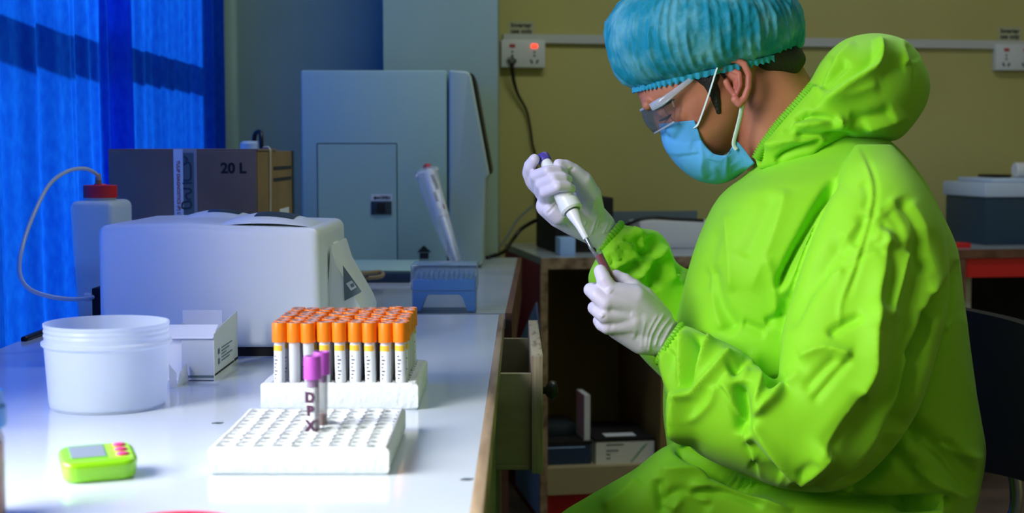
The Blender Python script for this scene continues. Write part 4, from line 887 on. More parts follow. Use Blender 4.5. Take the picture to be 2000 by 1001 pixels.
# keep hair above the nape line and in front of the ear as a sideburn
keep = ((py < 128 + 30 * np.clip((px - 1500) / 75, 0, 1)) | ((px < 1425) & (py < 205 - (1425 - px) * 1.0)))
bm = BM(); bm.from_mesh(hm); bm.verts.ensure_lookup_table()
bmesh.ops.delete(bm, geom=[v for v, k in zip(bm.verts, keep) if not k], context='VERTS')
hm2 = bpy.data.meshes.new('hair'); bm.to_mesh(hm2); bm.free(); bpy.data.meshes.remove(hm); smooth(hm2)
link_mesh('hair', hm2, M['hair'], man)
nape = remesh(*join(chain([(U(1500, 112, YC - .045), .024), (U(1536, 118, YC - .03), .026), (U(1540, 112, YC + .03), .024)]) + chain([(U(1520, 120, YC - .05), .014), (U(1552, 116, YC - .015), .017)])), .003, 6)
link_mesh('hair_nape', nape, M['hair'], man)
def sk(x, y, r): return (U(x, y, skinY(x, y) + r * .45), r)
side_h = remesh(*join(chain([sk(1366, 146, .011), sk(1384, 158, .012), sk(1394, 180, .010), sk(1399, 200, .007), sk(1403, 218, .0045)]) + chain([sk(1390, 150, .012), sk(1384, 158, .012)])), .0014, 6)
link_mesh('sideburn', side_h, M['hair'], man)
# ---- bouffant cap ---------------------------------------------------------
cr = [(1236, 172, 1558, 98, YC, .086, 2.2), (1214, 158, 1567, 84, YC, .104, 2.2), (1194, 128, 1571, 62, YC, .120, 2.2), (1183, 88, 1570, 34, YC, .129, 2.2), (1184, 52, 1560, 8, YC, .128, 2.2), (1198, 20, 1540, -14, YC, .118, 2.2), (1224, -6, 1505, -32, YC, .098, 2.2), (1268, -28, 1450, -44, YC, .062, 2.2), (1320, -40, 1400, -50, YC, .022, 2.2)]
NU, NVV = 110, 420
cV, cF = loft(cr, NU, NVV); cF = [f for f in cF if len(f) == 4]
cm = to_mesh(cV, cF, 'bouffant_cap'); cn_ = get_n(cm); V = get_v(cm)
ctr = V.mean(0); cn_ *= np.sign((cn_ * (V - ctr)).sum(1))[:, None]
for i in range(NU):
    u = i / (NU - 1)
    for j in range(NVV):
        k = i * NVV + j; a = 2 * PI * j / NVV
        ph = a * 62 + 3.0 * noise.noise(Vector((math.cos(a) * 3, math.sin(a) * 3, u * 2.2))) + 1.0 * math.sin(u * 7)
        n1 = noise.noise(Vector((math.cos(a) * 9, math.sin(a) * 9, u * 5))); n2 = noise.noise(Vector((math.cos(a) * 22, math.sin(a) * 22, u * 16)))
        pl_ = 1 - abs(math.sin(ph * .5)) ** .7
        V[k] += cn_[k] * (.0065 * (pl_ - .4) * (1 - .75 * u) * min(1, .25 + u * 5) * (.6 + .8 * n1) + .003 * n1 + .0016 * n2)
set_v(cm, V); smooth(cm)
cap = link_mesh('bouffant_cap', cm, M['cap_blue'], man)
# gathered elastic band
rr_ = [(1238, 181, 1561, 108, YC, .084, 2.2), (1237, 176, 1560, 103, YC, .0865, 2.2), (1236, 170, 1560, 96, YC, .0885, 2.2)]
bV, bF = loft(rr_, 8, 600); bF = [f for f in bF if len(f) == 4]; bmE = to_mesh(bV, bF, 'elastic_band'); nn = get_n(bmE); V = get_v(bmE); ctr = V.mean(0); nn *= np.sign((nn * (V - ctr)).sum(1))[:, None]
for i in range(8):
    for j in range(600):
        k = i * 600 + j; a = 2 * PI * j / 600; V[k] += nn[k] * (.0016 * math.sin(a * 74 + 1.5 * math.sin(a * 5)) * (1 - .5 * i / 7) + .001) + np.array((0, 0, -.0022 * (i < 2) * math.sin(a * 74 + 1) * .35))
set_v(bmE, V); smooth(bmE); link_mesh('elastic_band', bmE, M['cap_band'], cap)
# ---- face mask ------------------------------------------------------------
PR = crom([(1287, 242), (1290, 262), (1297, 288), (1318, 318), (1342, 340), (1368, 354), (1402, 359), (1430, 351), (1452, 336)], 60)
ED = crom([(1356, 235), (1364, 256), (1372, 276), (1384, 291), (1397, 301), (1419, 302), (1430, 286), (1441, 277), (1474, 319)], 60)
WD = crom([(.046,), (.054,), (.062,), (.066,), (.068,), (.069,), (.070,), (.071,), (.068,)], 60)[:, 0]
nu = 44; V = []; Fs = []
for i in range(60):
    for j in range(2 * nu + 1):
        u = (j - nu) / nu; a = abs(u) * PI / 2
        p = PR[i] + (ED[i] - PR[i]) * (1 - math.cos(a)); V.append(U(p[0], p[1], YC + math.copysign(WD[i] * math.sin(a) ** .9, u)))
W2 = 2 * nu + 1
for i in range(59):
    for j in range(2 * nu): Fs.append((i * W2 + j, i * W2 + j + 1, (i + 1) * W2 + j + 1, (i + 1) * W2 + j))
for i in range(60):
    for j in range(nu + 1):
        k = i * W2 + nu - j; u = j / nu; p = PR[i] + (ED[i] - PR[i]) * (1 - math.cos(u * PI / 2)); hy = skinY(p[0], p[1])
        Y = min(V[k].y, hy - .0035) if hy < YC else V[k].y
        V[k] = U(p[0], p[1], Y); V[i * W2 + nu + j] = U(p[0], p[1], 2 * YC - Y)
mm = to_mesh(np.array(V), Fs, 'face_mask'); bm = BM(); bm.from_mesh(mm); 
mm.update(); n0 = get_n(mm)
if (n0[:, 1] * (np.array(V)[:, 1] - YC)).sum() < 0: mm.flip_normals()
smooth(mm); bm.free()
Q = lambda pts: [(1240 + x / 3.708, 100 + y / 3.708) for x, y in pts]
sculpt(mm, [('s', 3.5, 9, Q([(480, 735), (380, 745), (260, 750), (200, 720)])), ('r', 3, 5, Q([(470, 640), (490, 760), (480, 860), (510, 940)])), ('r', 2.5, 4, Q([(665, 745), (660, 840), (665, 950)])), ('g', -3, 10, Q([(560, 780), (540, 860), (560, 930)])),
            ('g', 2.5, 12, Q([(250, 640), (330, 660), (420, 690)])), ('r', 2, 4, Q([(450, 560), (490, 680), (570, 760)])), ('g', -2, 7, Q([(580, 800), (620, 880), (610, 940)])), ('s', 1.6, 5, Q([(690, 880), (770, 830), (850, 790)])), ('s', 1.4, 5, Q([(680, 830), (740, 780), (800, 740)]))])
mask = link_mesh('face_mask', mm, M['mask_blue'], man)
md = mask.modifiers.new('thickness', 'SOLIDIFY'); md.thickness = .0012
def loop(pts, name='ear_loop'): obj(name, tube(pts, .0034, n=8, sub=30, flat=.28, wide=(.3, 0, .3)), M['mask_loop'], mask, sm=True, label='pale ear loop')
loop([U(1352, 247, YC - .062), U(1359, 246, YC - .067), U(1366, 236, YC - .071), U(1384, 185, YC - .083), U(1402, 128, YC - .094), U(1408, 117, YC - .093)])
loop([U(1451, 196, YC - .088), U(1446, 225, YC - .082), U(1440, 250, YC - .077), U(1433, 280, YC - .0735), U(1439, 292, YC - .073)])
# ---- goggles ---------------------------------------------------------------
gg = obj('safety_goggles', tube([U(1352, 153, YC - .083), U(1320, 178, YC - .081), U(1292, 199, YC - .077), U(1272, 211, YC - .068)], [.0035, .0045, .006, .0045], n=10, sub=24, flat=.35), M['goggle_rim'], man, sm=True)
def gP(t, f, a): # shield curve, a = -1..1 across the face
    p = hp_(t, f - 46 * a * a); return U(p[0], p[1], YC + .074 * a)
bm = BM(); ts = np.linspace(4, 56, 10); rows = [[bm.verts.new(gP(t, 14 + 6 * math.sin((t - 4) / 52 * PI), a)) for a in np.linspace(-1, 1, 41)] for t in ts]
for a, b in zip(rows, rows[1:]):
    for k in range(40): bm.faces.new((a[k], a[k + 1], b[k + 1], b[k]))
ls = obj('lens', bm, M['goggle'], gg, sm=True, label='clear lens shield'); ls.modifiers.new('t', 'SOLIDIFY').thickness = .0016
for t, r in ((4, .0026), (56, .0016)):
    obj('rim', tube([gP(t, 14, a) for a in np.linspace(-1, 1, 21)], r, n=8), M['goggle_rim'], gg, sm=True)
bm = BM(); A_ = [gP(t, 14 + 6 * math.sin((t - 4) / 52 * PI), -1) for t in ts]; B_ = [U(1322 - 4 * i / 9, 178 + 40 * i / 9 * (1 - .4 * i / 9), YC - .079 + .006 * i / 9) for i in range(10)]
va = [bm.verts.new(p) for p in A_]; vb = [bm.verts.new(p) for p in B_]
for i in range(9): bm.faces.new((va[i], va[i + 1], vb[i + 1], vb[i]))
sg_ = obj('side_shield', bm, M['goggle'], gg, sm=True); sg_.modifiers.new('t', 'SOLIDIFY').thickness = .0012
obj('temple_arm', tube([U(1352, 153, YC + .083), U(1320, 178, YC + .081), U(1292, 199, YC + .077), U(1272, 211, YC + .068)], [.0035, .0045, .006, .0045], n=10, sub=24, flat=.35), M['goggle_rim'], gg, sm=True)
# ---- coverall ---------------------------------------------------------------
torso = loft([(1476, 300, 1660, 240, 2.17, .085, 2.2), (1462, 335, 1735, 272, 2.17, .125, 2.3), (1405, 385, 1788, 328, 2.16, .185, 2.3), (1373, 445, 1832, 405, 2.16, .215, 2.4), (1348, 520, 1868, 490, 2.16, .225, 2.5), (1324, 620, 1884, 610, 2.16, .215, 2.5),
              (1300, 720, 1900, 730, 2.16, .21, 2.5), (1296, 800, 1916, 820, 2.16, .21, 2.5), (1302, 860, 1925, 885, 2.16, .21, 2.5), (1310, 930, 1912, 960, 2.16, .21, 2.5), (1330, 1030, 1885, 1050, 2.16, .20, 2.5), (1400, 1080, 1860, 1110, 2.16, .17, 2.2)], 200, 260)
sleeve = loft([(1672, 283, 1742, 283, 2.03, .02, 2), (1650, 320, 1778, 325, 2.00, .058, 2.1), (1622, 385, 1818, 388, 1.975, .080, 2.2), (1585, 470, 1848, 475, 1.955, .088, 2.3), (1548, 570, 1850, 590, 1.935, .092, 2.4), (1528, 650, 1826, 690, 1.915, .093, 2.4), (1524, 705, 1790, 800, 1.90, .092, 2.4),
               (1520, 738, 1722, 898, 1.895, .090, 2.4), (1505, 740, 1640, 955, 1.893, .088, 2.4), (1482, 722, 1545, 958, 1.897, .086, 2.4), (1450, 690, 1470, 930, 1.91, .083, 2.4), (1412, 668, 1400, 905, 1.925, .078, 2.3), (1378, 654, 1345, 868, 1.945, .070, 2.3), (1355, 643, 1312, 800, 1.965, .058, 2.2),
               (1340, 638, 1294, 738, 1.98, .042, 2.1), (1331, 636, 1285, 706, 1.988, .033, 2), (1322, 634, 1279, 696, 1.992, .029, 2)], 260, 220)
farsl = loft([(1207, 433, 1166, 480, 2.158, .029, 2), (1217, 438, 1172, 490, 2.163, .033, 2), (1236, 442, 1160, 512, 2.17, .050, 2.1), (1256, 446, 1149, 545, 2.18, .062, 2.2), (1284, 452, 1165, 590, 2.20, .070, 2.3), (1306, 476, 1215, 650, 2.225, .075, 2.3), (1322, 512, 1270, 715, 2.24, .080, 2.3), (1360, 530, 1340, 770, 2.26, .090, 2.3), (1440, 540, 1440, 780, 2.31, .088, 2.3), (1540, 500, 1560, 720, 2.32, .09, 2.3), (1600, 420, 1680, 560, 2.31, .085, 2.2), (1640, 360, 1720, 440, 2.29, .07, 2)], 170, 150)
def leg(y, s, up=0):
    return loft([(1840, 950 + up, 1840, 1140, y, .09, 2.3), (1700, 950 + up, 1700, 1160, y, .105, 2.4), (1560, 932 + up, 1545, 1165, y, .108, 2.4), (1430, 893 + up, 1410, 1165, y - .0 * s, .106, 2.4), (1320, 866 + up, 1300, 1165, y + .005 * s, .102, 2.4), (1235, 918 + up, 1205, 1175, y + .01 * s, .098, 2.4), (1150, 966 + up, 1110, 1195, y + .02 * s, .092, 2.4), (1085, 1012 + up, 1050, 1205, y + .03 * s, .085, 2.3), (1040, 1075 + up, 1030, 1190, y + .03 * s, .06, 2)], 120, 140)
thigh = leg(2.055, -1); fthigh = leg(2.27, 1, 75)
def shin(y):
    P = [Vector((.13, y, .44)), Vector((.125, y, .41)), Vector((.11, y, .30)), Vector((.12, y, .14)), Vector((.12, y, .10))]
    b = tube(P, [.03, .075, .082, .075, .06], n=36, sub=30); me = bpy.data.meshes.new('x'); b.to_mesh(me); b.free()
    Fs = [tuple(p.vertices) for p in me.polygons]; V = get_v(me); bpy.data.meshes.remove(me); return V, Fs
suit = remesh(*join([torso, sleeve, thigh, fthigh, shin(2.025), shin(2.30)]), .0028, 1)
C1 = lambda pts: [(1270 + x / 2.497, 600 + y / 2.497) for x, y in pts]      # forearm view
C2 = lambda pts: [(1560 + x / 2.5025, 250 + y / 2.5025) for x, y in pts]    # shoulder view
C3 = lambda pts: [(1560 + x / 2.4975, 600 + y / 2.4975) for x, y in pts]    # back view
C4 = lambda pts: [(1300 + x / 2.633, 270 + y / 2.633) for x, y in pts]      # chest view
C5 = lambda pts: [(1120 + x / 3.85, 420 + y / 3.85) for x, y in pts]        # far sleeve
C6 = lambda pts: [(1400 + x / 3.336, 50 + y / 3.336) for x, y in pts]       # hood
wave = noise.noise
V = get_v(suit); N = get_n(suit)
A = np.array([1 - abs(wave(Vector((p[0] * 9, p[1] * 9, p[2] * 6)))) * 2 for p in V]); B = np.array([wave(Vector((p[0] * 4 + 3, p[1] * 4, p[2] * 3))) for p in V])
set_v(suit, V + N * (.0016 * A + .003 * B)[:, None])
sculpt(suit, [
    # cuff gathers and forearm
    ('g', -21, 8, C1([(148, 130), (140, 330), (125, 500)])), ('r', 18, 8, C1([(180, 100), (182, 260), (165, 480), (205, 700)])), ('g', -24, 12, C1([(255, 120), (225, 280), (185, 420)])), ('g', -9, 7, C1([(95, 200), (95, 320), (110, 430)])), ('r', 20, 9, C1([(295, 125), (265, 260), (190, 450), (205, 690)])),
    ('r', 9, 8, C1([(75, 200), (75, 330), (125, 490)])), ('r', 11, 10, C1([(400, 205), (310, 320), (190, 450)])), ('g', -13, 12, C1([(380, 310), (440, 285), (490, 260)])), ('r', 10, 9, C1([(430, 340), (510, 245), (525, 350), (510, 520)])),
    ('g', -20, 13, C1([(440, 360), (450, 480), (460, 620)])), ('s', 8, 16, C1([(540, 860), (470, 660), (380, 430), (330, 380)])), ('r', 10, 14, C1([(500, 540), (600, 700), (720, 860)])), ('g', -8, 12, C1([(470, 640), (580, 760), (690, 880)])),
    ('r', 8, 10, C1([(690, 330), (580, 440), (500, 540)])), ('g', -9, 10, C1([(560, 380), (640, 360), (680, 350)])), ('r', 5, 10, C1([(740, 300), (620, 430), (520, 520)])), ('r', 5, 8, C1([(320, 380), (300, 460), (205, 560)])), ('g', -6, 12, C1([(490, 750), (560, 800), (640, 850)])),
    # chest
    ('g', -16, 9, C4([(885, 200), (770, 390), (650, 620), (575, 790)])), ('s', 9, 26, C4([(575, 800), (650, 650), (780, 420), (900, 215)])), ('g', -10, 20, C4([(945, 510), (820, 660), (700, 800), (590, 990)])),
    ('g', -9, 17, C4([(220, 640), (270, 860), (370, 1000)])), ('r', 7, 10, C4([(210, 630), (240, 840), (300, 990)])), ('r', 5, 12, C4([(310, 365), (330, 560), (340, 800)])), ('g', -4, 14, C4([(265, 450), (215, 640), (180, 800)])), ('g', -6, 9, C4([(510, 950), (560, 930), (600, 900)])),
    ('r', 4, 16, C4([(620, 250), (560, 480), (430, 800)])), ('g', -4, 18, C4([(560, 280), (470, 480), (400, 620)])), ('r', 5, 10, C4([(520, 600), (560, 760), (570, 960)])), ('g', -5, 10, C4([(390, 950), (450, 975), (520, 1000)])),
    # shoulder seam and upper sleeve
    ('r', 2.6, 4, C2([(265, 50), (350, 250), (345, 420), (270, 680), (205, 860), (205, 1000)])), ('g', -2, 5, C2([(285, 50), (372, 250), (365, 420), (290, 680), (225, 860)])),
    ('g', -4, 12, C2([(330, 420), (300, 500), (260, 580)])), ('r', 3, 10, C2([(300, 450), (220, 560), (130, 700)])), ('g', -3.5, 10, C2([(200, 700), (310, 640), (420, 600)])), ('r', 3, 9, C2([(120, 730), (250, 680), (410, 600)])), ('r', 11, 24, C2([(430, 470), (425, 650), (390, 800), (380, 1000)])),
    ('g', -7, 18, C2([(440, 560), (460, 720), (440, 900)])), ('r', 7, 14, C2([(560, 590), (530, 700), (450, 950)])), ('r', 3, 12, C2([(430, 340), (540, 440), (570, 560)])), ('g', -3, 10, C2([(380, 440), (450, 500), (520, 590)])), ('g', -2.5, 10, C2([(430, 410), (480, 470), (500, 560)])),
    ('r', 2.5, 12, C2([(540, 350), (620, 480), (700, 720)])), ('g', -6, 14, C2([(480, 340), (580, 500), (660, 720)])), ('g', -2, 8, C2([(310, 260), (340, 330), (320, 400)])), ('r', 2, 7, C2([(380, 380), (400, 440), (370, 580)])), ('g', -2, 8, C2([(350, 560), (380, 570), (420, 540)])),
    # elbow and back
    ('g', -6, 10, C3([(140, 140), (230, 80), (310, 50)])), ('r', 8, 12, C3([(0, 250), (120, 200), (260, 240)])), ('g', -4, 11, C3([(20, 410), (120, 300), (190, 240)])), ('g', -3.5, 8, C3([(60, 470), (170, 340), (250, 250)])), ('r', 14, 26, C3([(375, -60), (365, 200), (350, 350), (200, 560), (20, 830)])), ('g', -13, 42, [(1800, 440), (1795, 560), (1772, 690), (1712, 815), (1640, 905)]), ('g', -26, 13, [(1884, 500), (1849, 582), (1806, 706), (1764, 832), (1706, 920), (1610, 968)]), ('r', 5, 9, [(1868, 510), (1834, 580), (1790, 703), (1748, 826)]),
    ('g', -8, 20, C3([(330, 420), (220, 560), (120, 690)])), ('r', 9, 12, C3([(-5, 855), (60, 800), (160, 690)])), ('g', -4, 10, C3([(0, 820), (40, 780), (90, 740)])),
    ('g', -16, 18, C3([(500, 555), (630, 650), (760, 790), (850, 920)])), ('r', 10, 12, C3([(690, 660), (800, 720), (915, 735)])), ('r', 9, 12, C3([(600, 630), (720, 740), (865, 935)])), ('g', -8, 14, C3([(440, 680), (520, 760), (600, 830)])), ('r', 8, 12, C3([(550, 760), (640, 850), (840, 930)])),
    ('g', -12, 16, C3([(690, 0), (670, 130), (590, 280)])), ('r', 8, 12, C3([(720, 40), (700, 80), (740, 105)])), ('r', 8, 10, C3([(805, 0), (850, 300), (910, 700)])), ('g', -9, 10, C3([(700, 640), (800, 740), (880, 830)])), ('g', -8, 10, C3([(250, 900), (420, 950), (760, 930)])),
    ('g', -10, 9, C2([(785, 640), (740, 760), (690, 900)])), ('r', 6, 9, C2([(790, 620), (720, 740), (680, 820)])),
    # lap
    ('g', -30, 9, C1([(100, 650), (250, 760), (420, 850), (600, 910), (900, 945)])), ('g', -26, 9, C3([(-60, 880), (150, 930), (420, 960), (760, 945)])), ('r', 9, 10, C1([(180, 870), (330, 880), (520, 930), (700, 1000)])), ('g', -8, 9, C1([(190, 900), (380, 900), (560, 970)])), ('r', 8, 12, C1([(40, 800), (180, 790), (300, 800)])),
    ('g', -8, 10, C1([(35, 830), (50, 920), (70, 1010)])), ('r', 6, 12, C1([(-60, 830), (-120, 900), (-240, 980)])), ('r', 6, 12, C1([(100, 1000), (160, 920), (300, 960)])), ('g', -7, 12, C1([(60, 960), (150, 900), (300, 990)])),
], gain=1.4)
relax(suit, 2, .35)
co = link_mesh('coverall', suit, M['suit'], man)
fs = remesh(*join([farsl]), .0035, 2)
sculpt(fs, [('g', -9, 9, C5([(490, 150), (510, 240), (560, 340)])), ('r', 10, 8, C5([(705, 225), (600, 330), (460, 485)])), ('g', -10, 12, C5([(620, 320), (600, 450), (600, 570)])), ('r', 9, 9, C5([(690, 250), (715, 400), (735, 480), (800, 440)])), ('g', -9, 11, C5([(560, 160), (590, 230), (560, 330)])), ('r', 7, 8, C5([(430, 95), (500, 150), (560, 300)])),
            ('r', 7, 9, C5([(490, 295), (380, 340), (280, 400)])), ('g', -8, 13, C5([(500, 350), (420, 420), (330, 450)])), ('g', -9, 10, C5([(760, 460), (800, 430), (840, 400)])), ('r', 4, 4, C5([(230, 300), (260, 340), (255, 400)])), ('r', 4, 4, C5([(290, 250), (320, 290), (340, 330)])), ('r', 4, 4, C5([(340, 200), (400, 210), (450, 250)])), ('g', -4, 4, C5([(260, 290), (290, 330), (290, 370)])), ('g', -4, 4, C5([(330, 230), (360, 250), (400, 290)])), ('g', -5, 5, C5([(370, 180), (420, 190), (460, 220)]))], gain=1.5)
link_mesh('far_sleeve', fs, M['suit'], man) if False else link_mesh('sleeve', fs, M['suit'], co)
# elastic cuffs
def cuff(a, b, Yc, hd, ax, wpx, k):
    """gathered elastic ring between pixel ends a,b"""
    N = 160; rows = []; bm = BM(); a = np.array(a, float); b = np.array(b, float); ax = np.array(ax, float)
    for i in range(7):
        s = (i / 6 - .5) * wpx; row = []; bulge = math.cos((i / 6 - .5) * PI)
        for j in range(N):
            t = 2 * PI * j / N; g = 1.03 + (.07 + .07 * math.sin(t * k)) * bulge
            p = (a + b) / 2 + (b - a) / 2 * math.cos(t) * g + ax * s; row.append(bm.verts.new(U(p[0], p[1], Yc + hd * math.sin(t) * g)))
        rows.append(row)
    for r0, r1 in zip(rows, rows[1:]):
        for j in range(N): bm.faces.new((r0[j], r0[(j + 1) % N], r1[(j + 1) % N], r1[j]))
    obj('cuff', bm, M['suit_trim'], co, sm=True, label='gathered elastic cuff')
cuff((1331, 634), (1284, 706), 1.988, .0335, (.83, .55), 16, 34); cuff((1214, 436), (1170, 489), 2.162, .0335, (.75, .65), 15, 32)
# hood
hood = loft([(1472, 306, 1486, 330, 2.15, .060, 3), (1492, 272, 1530, 326, 2.15, .092, 3.4), (1520, 236, 1590, 305, 2.155, .112, 3.6), (1552, 202, 1652, 276, 2.16, .124, 3.6), (1580, 162, 1712, 274, 2.17, .130, 3.2), (1606, 118, 1752, 272, 2.17, .130, 2.8), (1650, 80, 1782, 246, 2.17, .125, 2.5), (1710, 67, 1808, 208, 2.17, .108, 2.3), (1765, 78, 1818, 172, 2.17, .075, 2.2), (1795, 104, 1814, 140, 2.17, .03, 2)], 150, 170)
hd_ = remesh(*join([hood]), .0036, 2)
V = get_v(hd_); N = get_n(hd_); B = np.array([wave(Vector((p[0] * 7, p[1] * 7, p[2] * 7))) for p in V]); set_v(hd_, V + N * (.005 * B)[:, None])
sculpt(hd_, [('s', 14, 22, C6([(620, 545), (850, 370), (1010, 265), (1035, 160), (1025, 70)])), ('r', 7, 9, C6([(1030, 75), (1030, 260), (850, 380), (640, 530)])), ('g', -9, 14, C6([(740, 190), (680, 300), (640, 400)])), ('r', 6, 9, C6([(900, 90), (760, 260), (650, 450)])), ('g', -6, 9, C6([(860, 230), (760, 330), (680, 430)])),
             ('r', 7, 12, C6([(1250, 575), (1130, 630), (950, 670)])), ('g', -6, 14, C6([(1150, 560), (1000, 600), (860, 620)])), ('r', 10, 9, C6([(480, 650), (650, 630), (780, 620), (815, 680)])), ('g', -10, 7, C6([(500, 610), (650, 595), (790, 630)])), ('g', -10, 7, C6([(500, 715), (700, 722), (900, 730)])), ('r', 8, 9, C6([(300, 790), (500, 740), (740, 730)])),
             ('g', -9, 6, C6([(390, 885), (460, 830), (700, 745)])), ('r', 7, 9, C6([(250, 880), (360, 915), (500, 880), (700, 760)])), ('r', 5, 9, C6([(1215, 85), (1215, 170), (1240, 260)])), ('g', -5, 9, C6([(1250, 120), (1280, 180), (1300, 230)])), ('g', -4, 14, C6([(1040, 300), (1130, 270), (1220, 250)])), ('r', 4, 14, C6([(660, 480), (860, 450), (1050, 380)])), ('g', -4, 7, C6([(440, 700), (520, 600), (620, 560)]))], gain=1.4)
ho = link_mesh('hood', hd_, M['suit'], co)
hp2 = [(1590, 168), (1578, 182), (1560, 203), (1540, 225), (1522, 245), (1505, 268), (1490, 290), (1480, 310)]
N = 220; P = crom(hp2, N); bm = BM(); pts = []; rad = []
for i, p in enumerate(P): pts.append(U(p[0] - 2, p[1], YC - .098 + .012 * abs(i / N - .5))); rad.append(.0075 + .0013 * math.sin(i * .95))
obj('drawstring_edge', tube(pts, rad, n=12), M['suit_trim'], ho, sm=True, label='gathered elastic hood edge')
# shoes
for y in (2.04, 2.29):
    obj('shoe', lathe([(0, 0), (.042, 0), (.046, .01), (.044, .035), (.034, .065), (.028, .10), (0, .10)], Matrix.Translation((.06, y, 0)), n=28, sx=2.4, sy=.95), M['black_soft'], man, sm=True)
# ---- chair ------------------------------------------------------------------
ch_ = thing('office_chair', 'black chair with wide curved backrest behind the seated person', 'chair', (.66, 2.17, 0))
c0, c1, c2, c3 = U(1868, 602, 2.46), U(2075, 668, 2.06), U(2075, 975, 2.06), U(1868, 912, 2.46)
bm = BM(); G_ = []; nu, nv = 14, 10
for s in (0, 1):
    g = []
    for i in range(nu + 1):
        r_ = []
        for j in range(nv + 1):
            u, v = i / nu, j / nv; p = (c0 * (1 - u) + c1 * u) * (1 - v) + (c3 * (1 - u) + c2 * u) * v
            o = .035 * math.sin(PI * u) + .03 * s; r_.append(bm.verts.new(p + Vector((o * .75, o * .6, 0))))
        g.append(r_)
    G_.append(g)
for g in G_:
    for i in range(nu):
        for j in range(nv): bm.faces.new((g[i][j], g[i + 1][j], g[i + 1][j + 1], g[i][j + 1]))
a, b = G_
for i in range(nu): bm.faces.new((a[i][0], a[i + 1][0], b[i + 1][0], b[i][0])); bm.faces.new((a[i][nv], a[i + 1][nv], b[i + 1][nv], b[i][nv]))
for j in range(nv): bm.faces.new((a[0][j], a[0][j + 1], b[0][j + 1], b[0][j])); bm.faces.new((a[nu][j], a[nu][j + 1], b[nu][j + 1], b[nu][j]))
obj('backrest', bm, M['black_soft'], ch_, sm='auto')
obj('seat', box(.36, .82, 1.95, 2.40, .335, .392), M['black_soft'], ch_, bevel=.02, seg=3)
for x in (.39, .77):
    for y in (1.98, 2.35): obj('leg', tube([Vector((x, y, .34)), Vector((x + (.03 if x > .5 else -.03), y, 0))], .012, n=10), M['grey_metal'], ch_, sm='auto')
for y in (2.08, 2.33): obj('back_bracket', tube([Vector((.76, y, .36)), Vector((.835, y, .44)), Vector((.83 if y > 2.2 else .87, y, .535))], .011, n=8, sub=14), M['grey_metal'], ch_, sm=True)
# ---- pipette held in the far hand, tube held in the near hand -----------------
T0 = U(1060, 306, 2.075); T1 = U(1156, 486, 2.0)
ax = (T1 - T0); Lp = ax.length; ax = ax.normalized(); sd = Vector((1, 0, 0)); sd = (sd - ax * sd.dot(ax)).normalized(); fz = ax.cross(sd)
PM = Matrix(((sd.x, fz.x, ax.x, T0.x), (sd.y, fz.y, ax.y, T0.y), (sd.z, fz.z, ax.z, T0.z), (0, 0, 0, 1)))
pp_ = thing('pipette', 'white pipette with violet plunger held in the gloved far hand', 'pipette', T0)
obj('plunger', lathe([(0, -.002), (.0085, -.003), (.0098, -.001), (.0098, .009), (.0065, .0105), (.0065, .018), (0, .018)], PM, n=24), M['violet'], pp_, sm='auto', label='violet plunger button')
obj('handle', lathe([(0, .008), (.0075, .008), (.0085, .012), (.0095, .03), (.012, .05), (.0135, .075), (.0138, Lp * .58), (.0125, Lp * .595), (0, Lp * .595)], PM, n=36, sx=1., sy=1.15), M['pip_body'], pp_, sm='auto')
obj('collar', lathe([(.0142, Lp * .50), (.0146, Lp * .585), (.0125, Lp * .602), (.0110, Lp * .602), (.0110, Lp * .59), (0, Lp * .59)], PM @ Matrix.Translation((.001, 0, 0)), n=36, sx=1.1, sy=1.15), M['pip_body'], pp_, sm='auto')
obj('collar_ring', lathe([(.0098, Lp * .597), (.0112, Lp * .604), (.0098, Lp * .608)], PM, n=32), M['screen_grey'], pp_, sm=True)
obj('shaft', lathe([(0, Lp * .585), (.0098, Lp * .585), (.0096, Lp * .63), (.0072, Lp * .70), (.0056, Lp * .76), (.0046, Lp * .885), (.004, Lp * .892), (0, Lp * .892)], PM, n=32), M['pip_white'], pp_, sm='auto')
obj('metal_tip', lathe([(0, Lp * .88), (.0031, Lp * .885), (.0028, Lp * .985), (.0018, Lp), (0, Lp)], PM, n=20), M['grey_metal'], pp_, sm='auto', label='grey metal tip holder')
obj('pipette_tip', lathe([(.0034, Lp * .975), (.0022, Lp * 1.04), (.0012, Lp * 1.1), (0, Lp * 1.1)], PM, n=16), M['tube_plastic'], pp_, sm=True)
B0 = U(1165.5, 490, 1.985); B1 = U(1197, 552, 1.972); bx_ = (B1 - B0).normalized(); LB = .078
TM = frame(B0, bx_.cross(Vector((0, 1, 0))), Vector((0, 1, 0)) - bx_ * bx_.y)
TM = Matrix.Translation(B0) @ bx_.to_track_quat('Z', 'Y').to_matrix().to_4x4()
tu = thing('blood_sample_tube', 'open tube of dark red blood gripped in the gloved near hand', 'test tube', B0)
obj('glass_tube', lathe([(.0057, 0), (.0064, 0), (.0064, LB - .006), (.004, LB - .001), (0, LB), (0, LB - .002), (.0055, LB - .007), (.0057, 0)], TM, n=28), M['held_tube'], tu, sm='auto')
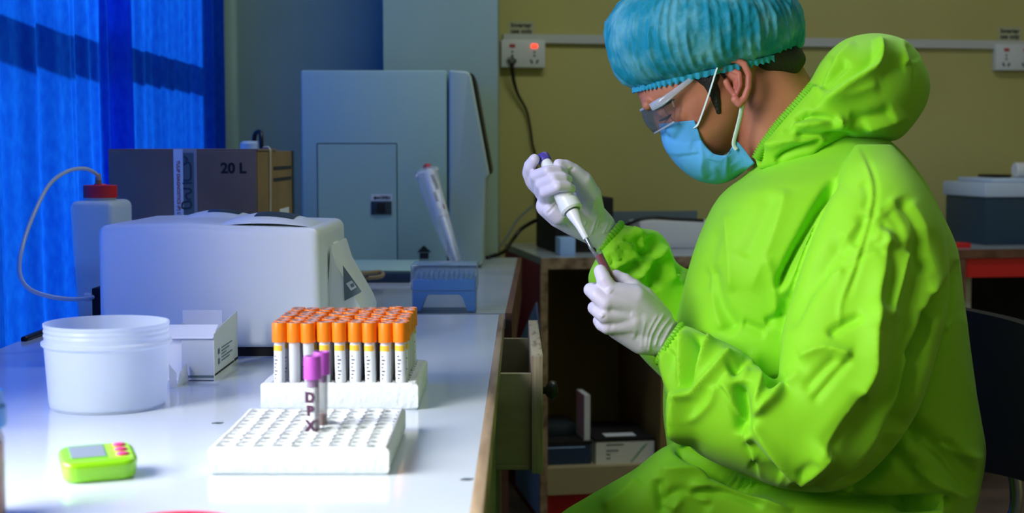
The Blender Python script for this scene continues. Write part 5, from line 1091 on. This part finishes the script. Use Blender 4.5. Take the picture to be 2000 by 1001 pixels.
obj('blood', lathe([(0, .007), (.005, .0072), (.0056, .0065), (.0056, LB - .007), (.0035, LB - .003), (0, LB - .002)], TM, n=28), M['blood'], tu, sm='auto', label='dark red blood')
# ================================================================= camera and light
cd = bpy.data.cameras.new('camera'); cam = bpy.data.objects.new('camera', cd); COL.objects.link(cam)
cam.location = (0, 0, CZ); cam.rotation_euler = (PI / 2 - PITCH, 0, 0)
cd.sensor_width = 36; cd.sensor_fit = 'HORIZONTAL'; cd.lens = F * 36 / 2000; cd.clip_start = .05
cd.dof.use_dof = True; cd.dof.focus_distance = 2.03; cd.dof.aperture_fstop = 6.3
SC.camera = cam
def light(name, kind, loc, energy, col, size=None, size_y=None, to=None, rot=None, angle=None):
    l = bpy.data.lights.new(name, kind); l.energy = energy; l.color = col
    if kind == 'AREA': l.shape = 'RECTANGLE'; l.size = size; l.size_y = size_y
    if angle: l.angle = angle
    o = bpy.data.objects.new(name, l); COL.objects.link(o); o.location = loc
    if to: o.rotation_euler = (Vector(to) - Vector(loc)).to_track_quat('-Z', 'Y').to_euler()
    return o
# daylight through the near window (left, beside the camera) and sun behind the curtained window
light('daylight_window', 'AREA', (-2.0, .58, 2.0), 200, (1, .985, .95), 2.1, 1.5, to=(.5, 1.9, 1.0))
s = light('sun_behind_curtain', 'SPOT', (-4.2, 3.6, 2.75), 680, (1, .98, .94), to=(-.85, 2.95, 1.35)); s.data.spot_size = math.radians(44); s.data.spot_blend = .15; s.data.shadow_soft_size = .07
light('far_wall_fill', 'AREA', (.55, 3.05, 2.86), 15, (.93, 1.0, .93), 1.6, .25, to=(.55, 3.3, 0))  # unseen fill lamp added overhead to brighten far wall, pillar and analyser
w = bpy.data.worlds.new('world'); SC.world = w; w.use_nodes = True
b = w.node_tree.nodes['Background']; b.inputs[0].default_value = (.80, 1, .97, 1); b.inputs[1].default_value = .085
SC.view_settings.view_transform = 'Standard'; SC.view_settings.look = 'None'; SC.view_settings.gamma = 1; SC.view_settings.use_curve_mapping = False
SC.view_settings.exposure = .1
SC.cycles.max_bounces = 8; SC.cycles.transparent_max_bounces = 16; SC.cycles.caustics_reflective = False; SC.cycles.caustics_refractive = False
